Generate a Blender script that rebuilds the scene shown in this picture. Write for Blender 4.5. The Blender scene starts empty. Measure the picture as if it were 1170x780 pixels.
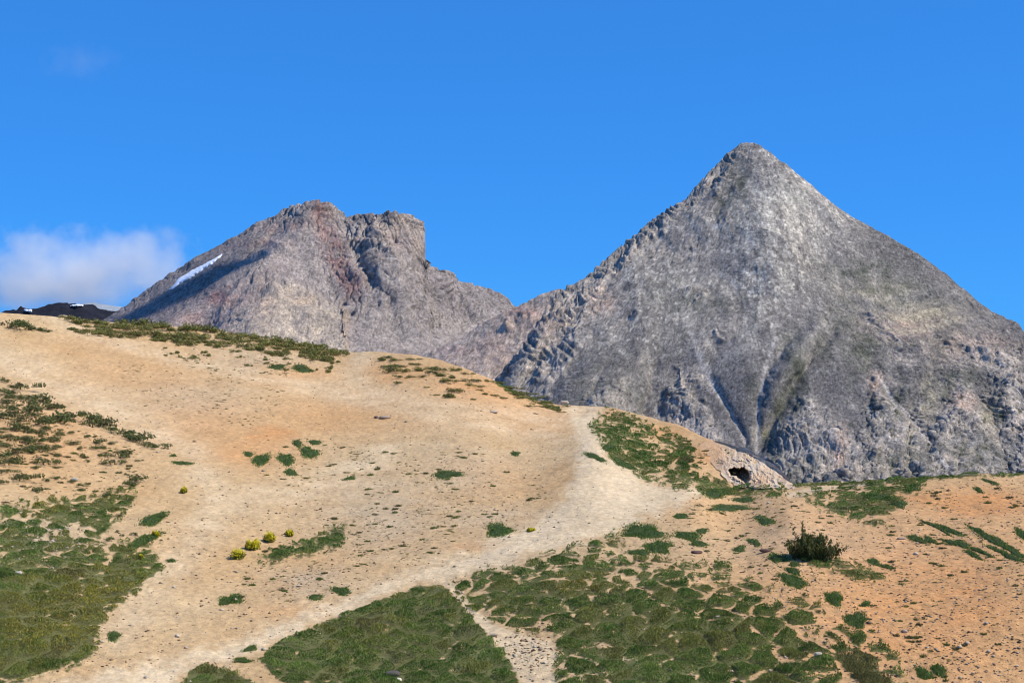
import bpy, math
import numpy as np
from mathutils import Vector

R = math.radians
scene = bpy.context.scene
COL = scene.collection
rng = np.random.default_rng(7)

SUN_AZ, SUN_EL = 99.0, 49.0
# ------------------------------------------------------------------ camera geometry
F = 1607.0            # focal length in photo pixels (1170 wide)
CU, CV = 585.0, 390.0
HOR = 430.0           # horizon row
PITCH = math.atan((HOR - CV) / F)
cp, sp = math.cos(PITCH), math.sin(PITCH)


def ray(u, v):
    """unit-horizontal ray: returns x, y, z per metre of horizontal distance"""
    cx = (np.asarray(u, float) - CU) / F
    cy = -(np.asarray(v, float) - CV) / F
    x = cx
    y = cp - cy * sp
    z = sp + cy * cp
    h = np.sqrt(x * x + y * y)
    return x / h, y / h, z / h


def unproject(u, v, r):
    x, y, z = ray(u, v)
    return np.stack([x * r, y * r, z * r], -1)


def project(P):
    x, y, z = P[..., 0], P[..., 1], P[..., 2]
    fwd = y * cp + z * sp
    up = -y * sp + z * cp
    fwd = np.maximum(fwd, 1e-3)
    return CU + F * x / fwd, CV - F * up / fwd


# ------------------------------------------------------------------ noise
def _hash(ix, iy, iz, seed):
    h = (ix * 374761393 + iy * 668265263 + iz * 2147483647 + seed * 974711) & 0xFFFFFFFF
    h = ((h ^ (h >> 13)) * 1274126177) & 0xFFFFFFFF
    h = h ^ (h >> 16)
    h = (h * 2246822519) & 0xFFFFFFFF
    return h ^ (h >> 15)


_G = np.random.default_rng(3).normal(size=(256, 3))
_G /= np.linalg.norm(_G, axis=1)[:, None]


def perlin(P, scale=1.0, seed=0):
    P = np.asarray(P, float) / scale
    i = np.floor(P).astype(np.int64)
    f = P - i
    w = f * f * f * (f * (f * 6 - 15) + 10)
    out = np.zeros(P.shape[:-1])
    for dx in (0, 1):
        wx = w[..., 0] if dx else 1 - w[..., 0]
        for dy in (0, 1):
            wy = w[..., 1] if dy else 1 - w[..., 1]
            for dz in (0, 1):
                wz = w[..., 2] if dz else 1 - w[..., 2]
                g = _G[_hash(i[..., 0] + dx, i[..., 1] + dy, i[..., 2] + dz, seed) & 255]
                d = g[..., 0] * (f[..., 0] - dx) + g[..., 1] * (f[..., 1] - dy) + g[..., 2] * (f[..., 2] - dz)
                out += wx * wy * wz * d
    return out * 1.5


def fbm(P, scale, octv=4, gain=0.5, seed=0):
    a, s, o = 1.0, 0.0, 0.0
    for k in range(octv):
        o = o + a * perlin(P, scale / 2 ** k, seed + k)
        s += a
        a *= gain
    return o / s


def ridged(P, scale, octv=4, gain=0.5, seed=0):
    a, s, o = 1.0, 0.0, 0.0
    for k in range(octv):
        n = 1 - np.abs(perlin(P, scale / 2 ** k, seed + k)) * 2
        o = o + a * n
        s += a
        a *= gain
    return o / s


def worley(x, y, size, seed=0):
    """F1, F2 (in cells) and a random number per nearest cell"""
    X, Y = np.asarray(x, float) / size, np.asarray(y, float) / size
    ix, iy = np.floor(X).astype(np.int64), np.floor(Y).astype(np.int64)
    f1 = np.full(X.shape, 9.0)
    f2 = np.full(X.shape, 9.0)
    cid = np.zeros(X.shape)
    for a in (-1, 0, 1):
        for b in (-1, 0, 1):
            h = _hash(ix + a, iy + b, np.zeros_like(ix), seed)
            px = ix + a + (h & 1023) / 1023.0
            py = iy + b + ((h >> 10) & 1023) / 1023.0
            d = np.hypot(X - px, Y - py)
            n = d < f1
            f2 = np.where(n, f1, np.minimum(f2, d))
            cid = np.where(n, ((h >> 20) & 1023) / 1023.0, cid)
            f1 = np.where(n, d, f1)
    return f1, f2, cid


def uv3(u, v, w=0.0):
    u = np.asarray(u, float)
    return np.stack([u, np.asarray(v, float), np.full_like(u, w)], -1)


def sstep(a, b, x):
    t = np.clip((x - a) / (b - a), 0, 1)
    return t * t * (3 - 2 * t)


def mix(a, b, t):
    t = np.asarray(t)[..., None]
    return a * (1 - t) + np.asarray(b) * t


def seg_dist(u, v, pts):
    pts = np.asarray(pts, float)
    best = np.full(np.shape(u), 1e9)
    along = np.zeros(np.shape(u))
    n = len(pts) - 1
    for k in range(n):
        a, b = pts[k], pts[k + 1]
        d = b - a
        t = np.clip(((u - a[0]) * d[0] + (v - a[1]) * d[1]) / (d @ d + 1e-9), 0, 1)
        q = np.hypot(u - a[0] - t * d[0], v - a[1] - t * d[1])
        m = q < best
        best = np.where(m, q, best)
        along = np.where(m, (k + t) / n, along)
    return best, along


def poly_sdf(u, v, poly):
    """signed distance in photo pixels, negative inside"""
    poly = np.asarray(poly, float)
    d, _ = seg_dist(u, v, np.vstack([poly, poly[:1]]))
    ins = np.zeros(np.shape(u), bool)
    n = len(poly)
    for k in range(n):
        a, b = poly[k], poly[(k + 1) % n]
        c = (a[1] > v) != (b[1] > v)
        x = (b[0] - a[0]) * (v - a[1]) / (b[1] - a[1] + 1e-12) + a[0]
        ins ^= c & (u < x)
    return np.where(ins, -d, d)


class TPS:
    def __init__(self, pts, lam=0.02):
        p = np.asarray(pts, float)
        self.x = p[:, :2] / 100.0
        n = len(p)
        K = self.k(np.linalg.norm(self.x[:, None] - self.x[None], axis=2)) + lam * np.eye(n)
        Q = np.hstack([np.ones((n, 1)), self.x])
        A = np.block([[K, Q], [Q.T, np.zeros((3, 3))]])
        s = np.linalg.solve(A, np.concatenate([np.log(p[:, 2]), np.zeros(3)]))
        self.w, self.c = s[:n], s[n:]

    @staticmethod
    def k(r):
        return r * r * np.log(r + 1e-9)

    def __call__(self, u, v):
        X = np.stack([np.asarray(u, float), np.asarray(v, float)], -1) / 100.0
        o = self.c[0] + X[..., 0] * self.c[1] + X[..., 1] * self.c[2]
        for q, w in zip(self.x, self.w):
            o = o + w * self.k(np.hypot(X[..., 0] - q[0], X[..., 1] - q[1]))
        return np.exp(o)


# ------------------------------------------------------------------ mesh helpers
def mk_mesh(name, V, Fc, mat, cols=None, smooth=False, floats=None):
    V = np.ascontiguousarray(V, np.float32)
    Fc = np.ascontiguousarray(Fc, np.int32)
    me = bpy.data.meshes.new(name)
    k = Fc.shape[1]
    me.vertices.add(len(V))
    me.vertices.foreach_set('co', V.ravel())
    me.loops.add(Fc.size)
    me.loops.foreach_set('vertex_index', Fc.ravel())
    me.polygons.add(len(Fc))
    me.polygons.foreach_set('loop_start', np.arange(0, Fc.size, k, dtype=np.int32))
    me.polygons.foreach_set('loop_total', np.full(len(Fc), k, np.int32))
    if smooth:
        me.polygons.foreach_set('use_smooth', np.ones(len(Fc), bool))
    me.update(calc_edges=True)
    if cols is not None:
        a = me.attributes.new('Col', 'FLOAT_COLOR', 'POINT')
        c = np.ones((len(V), 4), np.float32)
        c[:, :3] = np.clip(cols, 0, 1)
        a.data.foreach_set('color', c.ravel())
    for nm, arr in (floats or {}).items():
        a = me.attributes.new(nm, 'FLOAT', 'POINT')
        a.data.foreach_set('value', np.ascontiguousarray(arr, np.float32))
    if mat:
        me.materials.append(mat)
    me.validate()
    return me


def link(name, me, parent=None, loc=None):
    o = bpy.data.objects.new(name, me)
    COL.objects.link(o)
    if parent is not None:
        o.parent = parent
    if loc is not None:
        o.location = loc
    return o


def tag(o, label=None, cat=None, group=None, kind=None):
    if label:
        o['label'] = label
    if cat:
        o['category'] = cat
    if group:
        o['group'] = group
    if kind:
        o['kind'] = kind
    return o


def grid_faces(nr, nc):
    i = np.arange(nr - 1)[:, None] * nc + np.arange(nc - 1)[None]
    return np.stack([i, i + 1, i + nc + 1, i + nc], -1).reshape(-1, 4)


# ------------------------------------------------------------------ materials
def nodes_mat(name):
    m = bpy.data.materials.new(name)
    m.use_nodes = True
    nt = m.node_tree
    nt.nodes.clear()
    out = nt.nodes.new('ShaderNodeOutputMaterial')
    b = nt.nodes.new('ShaderNodeBsdfPrincipled')
    b.inputs['Roughness'].default_value = 0.95
    b.inputs['Specular IOR Level'].default_value = 0.15
    nt.links.new(b.outputs[0], out.inputs[0])
    return m, nt, b


def vcol_mat(name, layers, bumps, rough=0.95, spec=0.12, blocks=()):
    """attribute colour times several noise layers, plus bump. layers: (scale, lo, hi, detail); bumps: (scale, dist, strength, detail)"""
    m, nt, b = nodes_mat(name)
    L = nt.links.new
    b.inputs['Roughness'].default_value = rough
    b.inputs['Specular IOR Level'].default_value = spec
    at = nt.nodes.new('ShaderNodeAttribute')
    at.attribute_name = 'Col'
    geo = nt.nodes.new('ShaderNodeTexCoord')
    cur = at.outputs['Color']
    for sc, lo, hi, det in layers:
        n = nt.nodes.new('ShaderNodeTexNoise')
        n.inputs['Scale'].default_value = sc
        n.inputs['Detail'].default_value = det
        n.inputs['Roughness'].default_value = 0.65
        L(geo.outputs['Object'], n.inputs['Vector'])
        mr = nt.nodes.new('ShaderNodeMapRange')
        mr.inputs['From Min'].default_value = 0.3
        mr.inputs['From Max'].default_value = 0.7
        mr.inputs['To Min'].default_value = lo
        mr.inputs['To Max'].default_value = hi
        L(n.outputs['Fac'], mr.inputs['Value'])
        vm = nt.nodes.new('ShaderNodeVectorMath')
        vm.operation = 'SCALE'
        L(cur, vm.inputs[0])
        L(mr.outputs[0], vm.inputs['Scale'])
        cur = vm.outputs[0]
    prev = None
    for sc, lo, hi, dist in blocks:
        wn = nt.nodes.new('ShaderNodeTexNoise')
        wn.inputs['Scale'].default_value = sc * .6
        wn.inputs['Detail'].default_value = 4
        L(geo.outputs['Object'], wn.inputs['Vector'])
        wm = nt.nodes.new('ShaderNodeVectorMath')
        wm.operation = 'MULTIPLY_ADD'
        wm.inputs[1].default_value = (1.3 / sc, 1.3 / sc, 1.3 / sc)
        L(wn.outputs['Color'], wm.inputs[0])
        L(geo.outputs['Object'], wm.inputs[2])
        mp = nt.nodes.new('ShaderNodeMapping')
        mp.inputs['Rotation'].default_value = (.3, .55, .2)
        mp.inputs['Scale'].default_value = (sc, sc * .8, sc * 1.5)
        L(wm.outputs[0], mp.inputs['Vector'])
        vo = nt.nodes.new('ShaderNodeTexVoronoi')
        L(mp.outputs[0], vo.inputs['Vector'])
        mr = nt.nodes.new('ShaderNodeMapRange')
        mr.inputs['To Min'].default_value = lo
        mr.inputs['To Max'].default_value = hi
        L(vo.outputs['Color'], mr.inputs['Value'])
        vm = nt.nodes.new('ShaderNodeVectorMath')
        vm.operation = 'SCALE'
        L(cur, vm.inputs[0])
        L(mr.outputs[0], vm.inputs['Scale'])
        cur = vm.outputs[0]
        bp = nt.nodes.new('ShaderNodeBump')
        bp.inputs['Strength'].default_value = 0.8
        bp.inputs['Distance'].default_value = dist
        L(vo.outputs['Color'], bp.inputs['Height'])
        if prev is not None:
            L(prev, bp.inputs['Normal'])
        prev = bp.outputs[0]
    L(cur, b.inputs['Base Color'])
    for sc, dist, st, det in bumps:
        n = nt.nodes.new('ShaderNodeTexNoise')
        n.inputs['Scale'].default_value = sc
        n.inputs['Detail'].default_value = det
        n.inputs['Roughness'].default_value = 0.7
        L(geo.outputs['Object'], n.inputs['Vector'])
        bp = nt.nodes.new('ShaderNodeBump')
        bp.inputs['Strength'].default_value = st
        bp.inputs['Distance'].default_value = dist
        L(n.outputs['Fac'], bp.inputs['Height'])
        if prev is not None:
            L(prev, bp.inputs['Normal'])
        prev = bp.outputs[0]
    if prev is not None:
        L(prev, b.inputs['Normal'])
    return m


M_ground = vcol_mat('sandy_soil', [(0.6, 0.93, 1.07, 4), (5.0, 0.86, 1.14, 4), (22.0, 0.88, 1.12, 3)],
                    [(1.2, 0.25, 0.5, 5), (9.0, 0.06, 0.6, 4)])
M_rock = vcol_mat('mountain_rock', [(0.012, 0.9, 1.1, 5), (0.09, 0.72, 1.28, 5), (0.35, 0.8, 1.2, 3)],
                  [(0.05, 9.0, 0.40, 6), (0.22, 3.0, 0.5, 4)], blocks=[(0.035, .86, 1.14, 5.0), (0.10, .72, 1.28, 3.0)])
M_far = vcol_mat('far_rock', [(0.02, 0.8, 1.2, 5)], [(0.03, 20.0, 0.6, 6)])
M_outcrop = vcol_mat('pale_limestone', [(0.9, 0.88, 1.12, 5), (5.0, 0.85, 1.15, 4)], [(2.0, 0.12, 0.5, 6), (9.0, 0.05, 0.6, 4)])
M_stone = vcol_mat('stone', [(12.0, 0.85, 1.15, 4)], [(14.0, 0.03, 0.6, 4)])
M_snow = vcol_mat('old_snow', [(0.02, 0.97, 1.03, 3)], [(0.02, 4.0, 0.2, 3)], rough=0.7, spec=0.3)


def leaf_mat(name, trans=0.25):
    m, nt, b = nodes_mat(name)
    L = nt.links.new
    at = nt.nodes.new('ShaderNodeAttribute')
    at.attribute_name = 'Col'
    L(at.outputs['Color'], b.inputs['Base Color'])
    b.inputs['Roughness'].default_value = 0.7
    b.inputs['Specular IOR Level'].default_value = 0.2
    tr = nt.nodes.new('ShaderNodeBsdfTranslucent')
    L(at.outputs['Color'], tr.inputs['Color'])
    mx = nt.nodes.new('ShaderNodeMixShader')
    mx.inputs[0].default_value = trans
    L(b.outputs[0], mx.inputs[1])
    L(tr.outputs[0], mx.inputs[2])
    out = [n for n in nt.nodes if n.type == 'OUTPUT_MATERIAL'][0]
    L(mx.outputs[0], out.inputs[0])
    return m


M_grass = leaf_mat('turf_blades', 0.25)
M_leaf = leaf_mat('shrub_leaves', 0.2)
M_needle = leaf_mat('juniper_needles', 0.1)
M_flower = leaf_mat('yellow_petals', 0.35)
M_bark = vcol_mat('bark', [(30.0, 0.7, 1.3, 3)], [(60.0, 0.01, 0.6, 3)])

# ------------------------------------------------------------------ foreground terrain
CREST = np.array([(-900, 440), (-600, 405), (-200, 372), (0, 359), (40, 361), (75, 364), (110, 367), (170, 371), (230, 376), (300, 385),
                  (350, 394), (388, 402), (405, 403), (430, 402), (470, 405), (500, 411), (530, 421), (560, 433), (590, 447),
                  (615, 458), (640, 463), (660, 464), (690, 465), (705, 468), (740, 476), (780, 488), (815, 503.5), (832, 509), (842, 514), (852, 517),
                  (865, 524), (876, 531), (885, 536), (893, 543), (900, 549), (906, 552), (950, 550), (1000, 548), (1050, 545), (1110, 542), (1170, 540), (1300, 532),
                  (1700, 505), (2100, 480)], float)


def crest(u):
    u = np.asarray(u, float)
    o = 0
    for k, w in ((-6, .12), (-3, .22), (0, .32), (3, .22), (6, .12)):
        o = o + w * np.interp(u + k, CREST[:, 0], CREST[:, 1])
    return o


GD = TPS([(-300, 790, 50), (0, 790, 46.5), (200, 790, 45.5), (400, 790, 45), (600, 790, 44.5), (850, 790, 44), (1170, 790, 44.5), (1450, 790, 46),
          (-300, 650, 62), (0, 650, 58), (150, 650, 59), (300, 650, 60), (450, 650, 59.5), (600, 650, 57), (750, 650, 55.5), (900, 650, 54.5), (1170, 650, 55), (1450, 650, 57),
          (-300, 560, 72), (0, 560, 70), (100, 560, 72), (200, 560, 73), (400, 560, 75), (600, 560, 74), (700, 560, 72), (800, 575, 69),
          (900, 580, 67), (900, 557, 78), (960, 555, 76.5), (1000, 549, 76), (1050, 546, 75), (1170, 541, 76), (1080, 600, 64), (1450, 525, 84),
          (-300, 480, 84), (0, 480, 84), (100, 480, 87), (200, 480, 90), (400, 480, 94), (550, 480, 93), (600, 500, 90), (665, 467, 106), (680, 510, 83),
          (-300, 380, 112), (0, 361, 117), (100, 368, 120), (230, 377, 122), (390, 403, 122), (430, 403, 120), (530, 422, 112), (600, 453, 107),
          (705, 469, 103), (780, 489, 95), (860, 517, 86), (845, 545, 81), (890, 540, 81.5), (760, 530, 83.5), (840, 560, 79), (300, 420, 110), (100, 420, 103)], 0.01)


def ground_noise(x, y):
    P = np.stack([x, y, np.zeros_like(x)], -1)
    return (0.22 * fbm(P, 9.0, 3, 0.5, 11) + 0.10 * fbm(P, 1.9, 4, 0.55, 12) + 0.028 * perlin(P, 0.35, 13))


def ground_raw(u, v):
    return unproject(u, v, GD(np.clip(u, -600, 1700), v))


def ground(u, v):
    u, v = np.asarray(u, float), np.asarray(v, float)
    P = ground_raw(u, v)
    P[..., 2] += ground_noise(P[..., 0], P[..., 1])
    return P


# ---- regions of the ground in photo pixels
MAIN_PATH = [(646, 462), (650, 490), (656, 520), (652, 555), (622, 588), (560, 618), (480, 648), (420, 672), (340, 703), (240, 738), (120, 764), (30, 785),
             (30, 830), (190, 830), (205, 778), (222, 762), (262, 756), (308, 738), (368, 713), (425, 688), (482, 668), (560, 650), (640, 631),
             (704, 611), (740, 596), (775, 578), (800, 567), (815, 560), (780, 555), (750, 547), (725, 537), (704, 520), (690, 503), (680, 485), (688, 470), (694, 462)]
SIDE_PATH = [(506, 664), (520, 666), (540, 692), (562, 712), (590, 722), (628, 730), (640, 745), (634, 765), (632, 800), (604, 800), (590, 768), (572, 742), (548, 716), (528, 694)]
BACK_PATH = [(896, 562), (930, 555), (975, 550), (1035, 546), (1045, 548), (990, 554), (945, 560), (915, 568), (900, 568)]

TURF = {
    'left': [(-200, 560), (-60, 590), (0, 588), (22, 574), (75, 571), (120, 564), (150, 557), (153, 572), (140, 588), (118, 608), (104, 622), (120, 628),
             (150, 620), (166, 612), (172, 630), (185, 648), (168, 662), (150, 678), (128, 692), (118, 708), (112, 722), (108, 742), (92, 757),
             (50, 770), (5, 779), (-60, 800), (-200, 820)],
    'mid': [(296, 752), (318, 733), (370, 714), (425, 690), (482, 669), (505, 669), (516, 680), (540, 706), (553, 722), (575, 745), (590, 768), (598, 830), (330, 830), (322, 782)],
    'corner': [(206, 782), (216, 764), (236, 757), (262, 765), (290, 782), (300, 830), (200, 830)],
    'right': [(516, 669), (560, 652), (600, 648), (640, 633), (680, 621), (706, 612), (718, 624), (690, 640), (740, 638), (775, 648), (800, 643), (830, 648),
              (833, 660), (808, 672), (850, 664), (880, 672), (872, 688), (882, 694), (905, 681), (925, 683), (943, 692), (935, 705), (938, 720),
              (960, 715), (985, 720), (1005, 728), (1023, 745), (1030, 775), (1035, 830), (640, 830), (636, 760), (642, 740), (625, 722), (590, 716), (558, 704), (535, 690)],
    'knoll': [(676, 486), (697, 468), (718, 477), (738, 484), (750, 496), (740, 502), (752, 512), (775, 521), (794, 540), (803, 545), (830, 549), (893, 559),
              (897, 566), (850, 564), (800, 560), (770, 557), (740, 548), (722, 538), (702, 526), (690, 505), (680, 495)],
    'knoll_strip': [(755, 489), (772, 499), (796, 513), (790, 523), (797, 541), (780, 528), (768, 512), (752, 503)],
    'saddle': [(914, 568), (950, 558), (1000, 551), (1056, 545), (1050, 560), (1030, 568), (1024, 580), (1004, 592), (1012, 602), (986, 598), (960, 588), (938, 579)],
    'shrubside': [(296, 642), (318, 628), (350, 617), (372, 605), (396, 604), (392, 620), (362, 630), (330, 637), (308, 643)],
    'bushside': [(915, 632), (945, 635), (975, 646), (1005, 655), (1012, 660), (990, 662), (965, 655), (945, 646), (920, 640)],
    'crest_right': [(880, 552), (960, 549), (1040, 544), (1120, 541), (1180, 538), (1180, 541), (1120, 545), (1060, 549), (980, 553), (900, 556)],
    'crest_mid': [(560, 432), (590, 446), (612, 458), (640, 464), (645, 472), (620, 462), (596, 453), (570, 441)],
}
TURF_GAP = {'left': -0.07, 'mid': -0.26, 'corner': -0.5, 'right': 0.0, 'knoll': 0.06, 'knoll_strip': 0.02, 'saddle': -0.03, 'shrubside': -0.3, 'bushside': -0.12,
            'crest_right': -0.05, 'crest_mid': -0.2}
CUSH = {'right': .50, 'left': .30, 'mid': .22, 'corner': .1, 'knoll': .34, 'knoll_strip': .34, 'saddle': .3, 'shrubside': .2, 'crest_right': .1, 'crest_mid': .1}
TURF_EDGE = {'left': 4, 'right': 4, 'mid': 3}


def turf_mask(u, v):
    """0..1 cover of turf at photo pixels u, v of the ground"""
    u, v = np.asarray(u, float), np.asarray(v, float)
    out = np.zeros(u.shape)
    wob = fbm(uv3(u * 0.5, v), 9.0, 3, 0.6, 21) * 6
    gap = fbm(uv3(u * 0.42, v, 5), 10.0, 4, 0.62, 25)
    fine = perlin(uv3(u * .7, v, 4), 2.6, 27)
    G0 = ground_raw(u, v)
    f1, f2, cid = worley(G0[..., 0] + .25 * perlin(G0, .8, 29), G0[..., 1] * .8 + .25 * perlin(G0, .8, 30), .95, 3)
    cush = 1 - sstep(.03, .30, f2 - f1) + .25 * (cid < .12)
    gap2 = fbm(uv3(u * 0.35 - v * .12, v * 1.15, 9), 4.5, 2, 0.6, 26)
    for nm, poly in TURF.items():
        p = np.asarray(poly)
        s = (u > p[:, 0].min() - 12) & (u < p[:, 0].max() + 12) & (v > p[:, 1].min() - 12) & (v < p[:, 1].max() + 12)
        if not s.any():
            continue
        thin = min(1.0, (p[:, 1].max() - p[:, 1].min()) / 40)
        d = poly_sdf(u[s], v[s], poly) + wob[s] * TURF_EDGE.get(nm, 3) / 6 * (0.35 + .65 * thin)
        g = gap[s] + 0.45 * gap2[s] + TURF_GAP[nm]
        if nm == 'right':      # broken mats towards the sand
            ctr = np.exp(-(((u[s] - 760) / 150) ** 2 + ((v[s] - 740) / 45) ** 2)) + np.exp(-(((u[s] - 580) / 60) ** 2 + ((v[s] - 680) / 25) ** 2))
            g = g + 0.22 * sstep(-45, 0, d) - 0.28 * ctr + 0.13 * sstep(820, 980, u[s]) \
                + 0.22 * np.exp(-(((u[s] - 665) / 35) ** 2 + ((v[s] - 685) / 14) ** 2))
        if nm == 'left':
            g = g + 0.30 * np.exp(-(((u[s] - 50) / 45) ** 2 + ((v[s] - 612) / 22) ** 2)) - 0.20 * sstep(640, 690, v[s]) + .10 * sstep(600, 570, v[s])
        ew = 1.0 if nm in ('mid', 'corner', 'crest_right', 'crest_mid') else 2.6
        g = g + np.where(d > -16, .05, 0) + (cush[s] - .5) * CUSH.get(nm, .35)
        m = sstep(ew, -ew, d + fine[s] * 2.2 * ew + (cush[s] - .4) * 5 * (ew > 1)) * (1 - sstep(0.12, 0.30, g + .16 * fine[s]))
        out[s] = np.maximum(out[s], m)
    return out


def path_masks(u, v):
    w = fbm(uv3(u * 0.6, v), 16.0, 3, 0.6, 31)
    a = sstep(7, -12, poly_sdf(u, v, MAIN_PATH) + w * 16 + 6 * fbm(uv3(u * .5, v, 2), 5, 2, .6, 33))
    b = sstep(2, -3, poly_sdf(u, v, SIDE_PATH) + w * 7)
    c = sstep(1, -2, poly_sdf(u, v, BACK_PATH) + w * 2)
    return a, b, c


TRACKS = [([(70, 366), (110, 385), (200, 408), (300, 432), (400, 455), (520, 478), (640, 500)], 9),
          ([(412, 404), (405, 430), (430, 452), (520, 470), (620, 478), (660, 480)], 13), ([(412, 402), (407, 418), (410, 440)], 12),
          ([(-40, 395), (40, 425), (140, 478), (220, 520), (250, 580), (190, 650), (140, 720)], 22),
          ([(250, 580), (350, 560), (450, 520)], 14)]
ORANGE = [(312, 492, 30, 12, .9), (280, 510, 60, 22, .5), (560, 448, 90, 22, .55), (450, 425, 60, 15, .4), (820, 520, 50, 22, .6), (760, 490, 30, 10, .5), (1120, 575, 80, 22, 1.0),
          (1060, 570, 40, 14, .8), (1060, 690, 220, 130, .7), (950, 600, 120, 40, .4), (600, 470, 80, 20, .5), (400, 470, 120, 30, .3), (150, 430, 120, 40, .25), (560, 628, 45, 9, .5), (230, 480, 80, 28, .35), (1000, 640, 120, 40, .3), (1120, 700, 90, 60, .35), (850, 585, 90, 25, .25), (700, 470, 12, 6, .3),
          (340, 435, 60, 14, .45), (60, 500, 80, 40, .35), (330, 700, 50, 10, .3), (560, 545, 60, 16, .2), (110, 395, 60, 16, .25), (880, 600, 60, 20, .3)]
GREY = [(430, 590, 80, 40, .5), (530, 540, 50, 35, .35), (350, 660, 60, 22, .5), (560, 590, 60, 20, .4), (600, 745, 30, 20, .25), (220, 455, 70, 22, .35), (300, 410, 70, 12, .5),
        (940, 620, 100, 30, .25), (50, 620, 50, 20, .5)]


def blobs(u, v, lst):
    o = np.zeros(np.shape(u))
    for a, b, w, h, k in lst:
        o = np.maximum(o, k * np.exp(-((u - a) / w) ** 2 - ((v - b) / h) ** 2))
    return o


C_SAND = np.array((0.480, 0.305, 0.142))
C_SAND2 = np.array((0.505, 0.355, 0.190))
C_ORANGE = np.array((0.535, 0.262, 0.100))
C_PATH = np.array((0.610, 0.468, 0.290))
C_GREYS = np.array((0.400, 0.315, 0.215))
C_TURFSOIL = np.array((0.072, 0.090, 0.028))


def ground_color(u, v, P):
    n1 = fbm(P * [1, 1, 0], 11.0, 4, 0.55, 41)
    n2 = fbm(P * [1, 1, 0], 2.2, 4, 0.6, 42)
    n3 = perlin(P * [1, 1, 0], 0.33, 43)
    c = mix(np.broadcast_to(C_SAND, P.shape), C_SAND2, np.clip(0.5 + n1 * 1.3 + n2 * 0.5, 0, 1))
    c = mix(c, C_ORANGE, np.clip(blobs(u + n2 * 25, v + n1 * 22, ORANGE) * (1.15 + 0.9 * n2), 0, 1))
    c = mix(c, C_GREYS, np.clip(blobs(u, v + n1 * 20, GREY) * (0.9 + 1.0 * n2), 0, 1))
    tr = np.zeros(u.shape)
    for pts, w in TRACKS:
        d, _ = seg_dist(u + n1 * 16, v + n1 * 8, pts)
        tr = np.maximum(tr, np.exp(-(d / w) ** 2))
    c = mix(c, C_PATH, np.clip(tr * (0.42 + 0.6 * n2), 0, .6))
    a, b, cc = path_masks(u, v)
    c = mix(c, C_PATH, np.clip(np.maximum(np.maximum(a, b * .8), cc * .7) * (0.92 + 0.4 * n2), 0, 1))
    t = turf_mask(u, v)
    c = mix(c, C_TURFSOIL * (1 + .5 * n2[..., None]), 0.88 * t)
    # dry crumbs and darker grit
    c = c * (1 + 0.20 * n3 + 0.17 * n2 + .12 * perlin(P * [1, 1, 0], .16, 44))[..., None]
    return c, np.maximum(np.maximum(a, b), cc)


CAVE = [(832, 538), (839, 534), (845, 536), (850, 534), (856, 540), (857, 547), (853, 551), (847, 549), (841, 544), (835, 543)]


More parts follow.
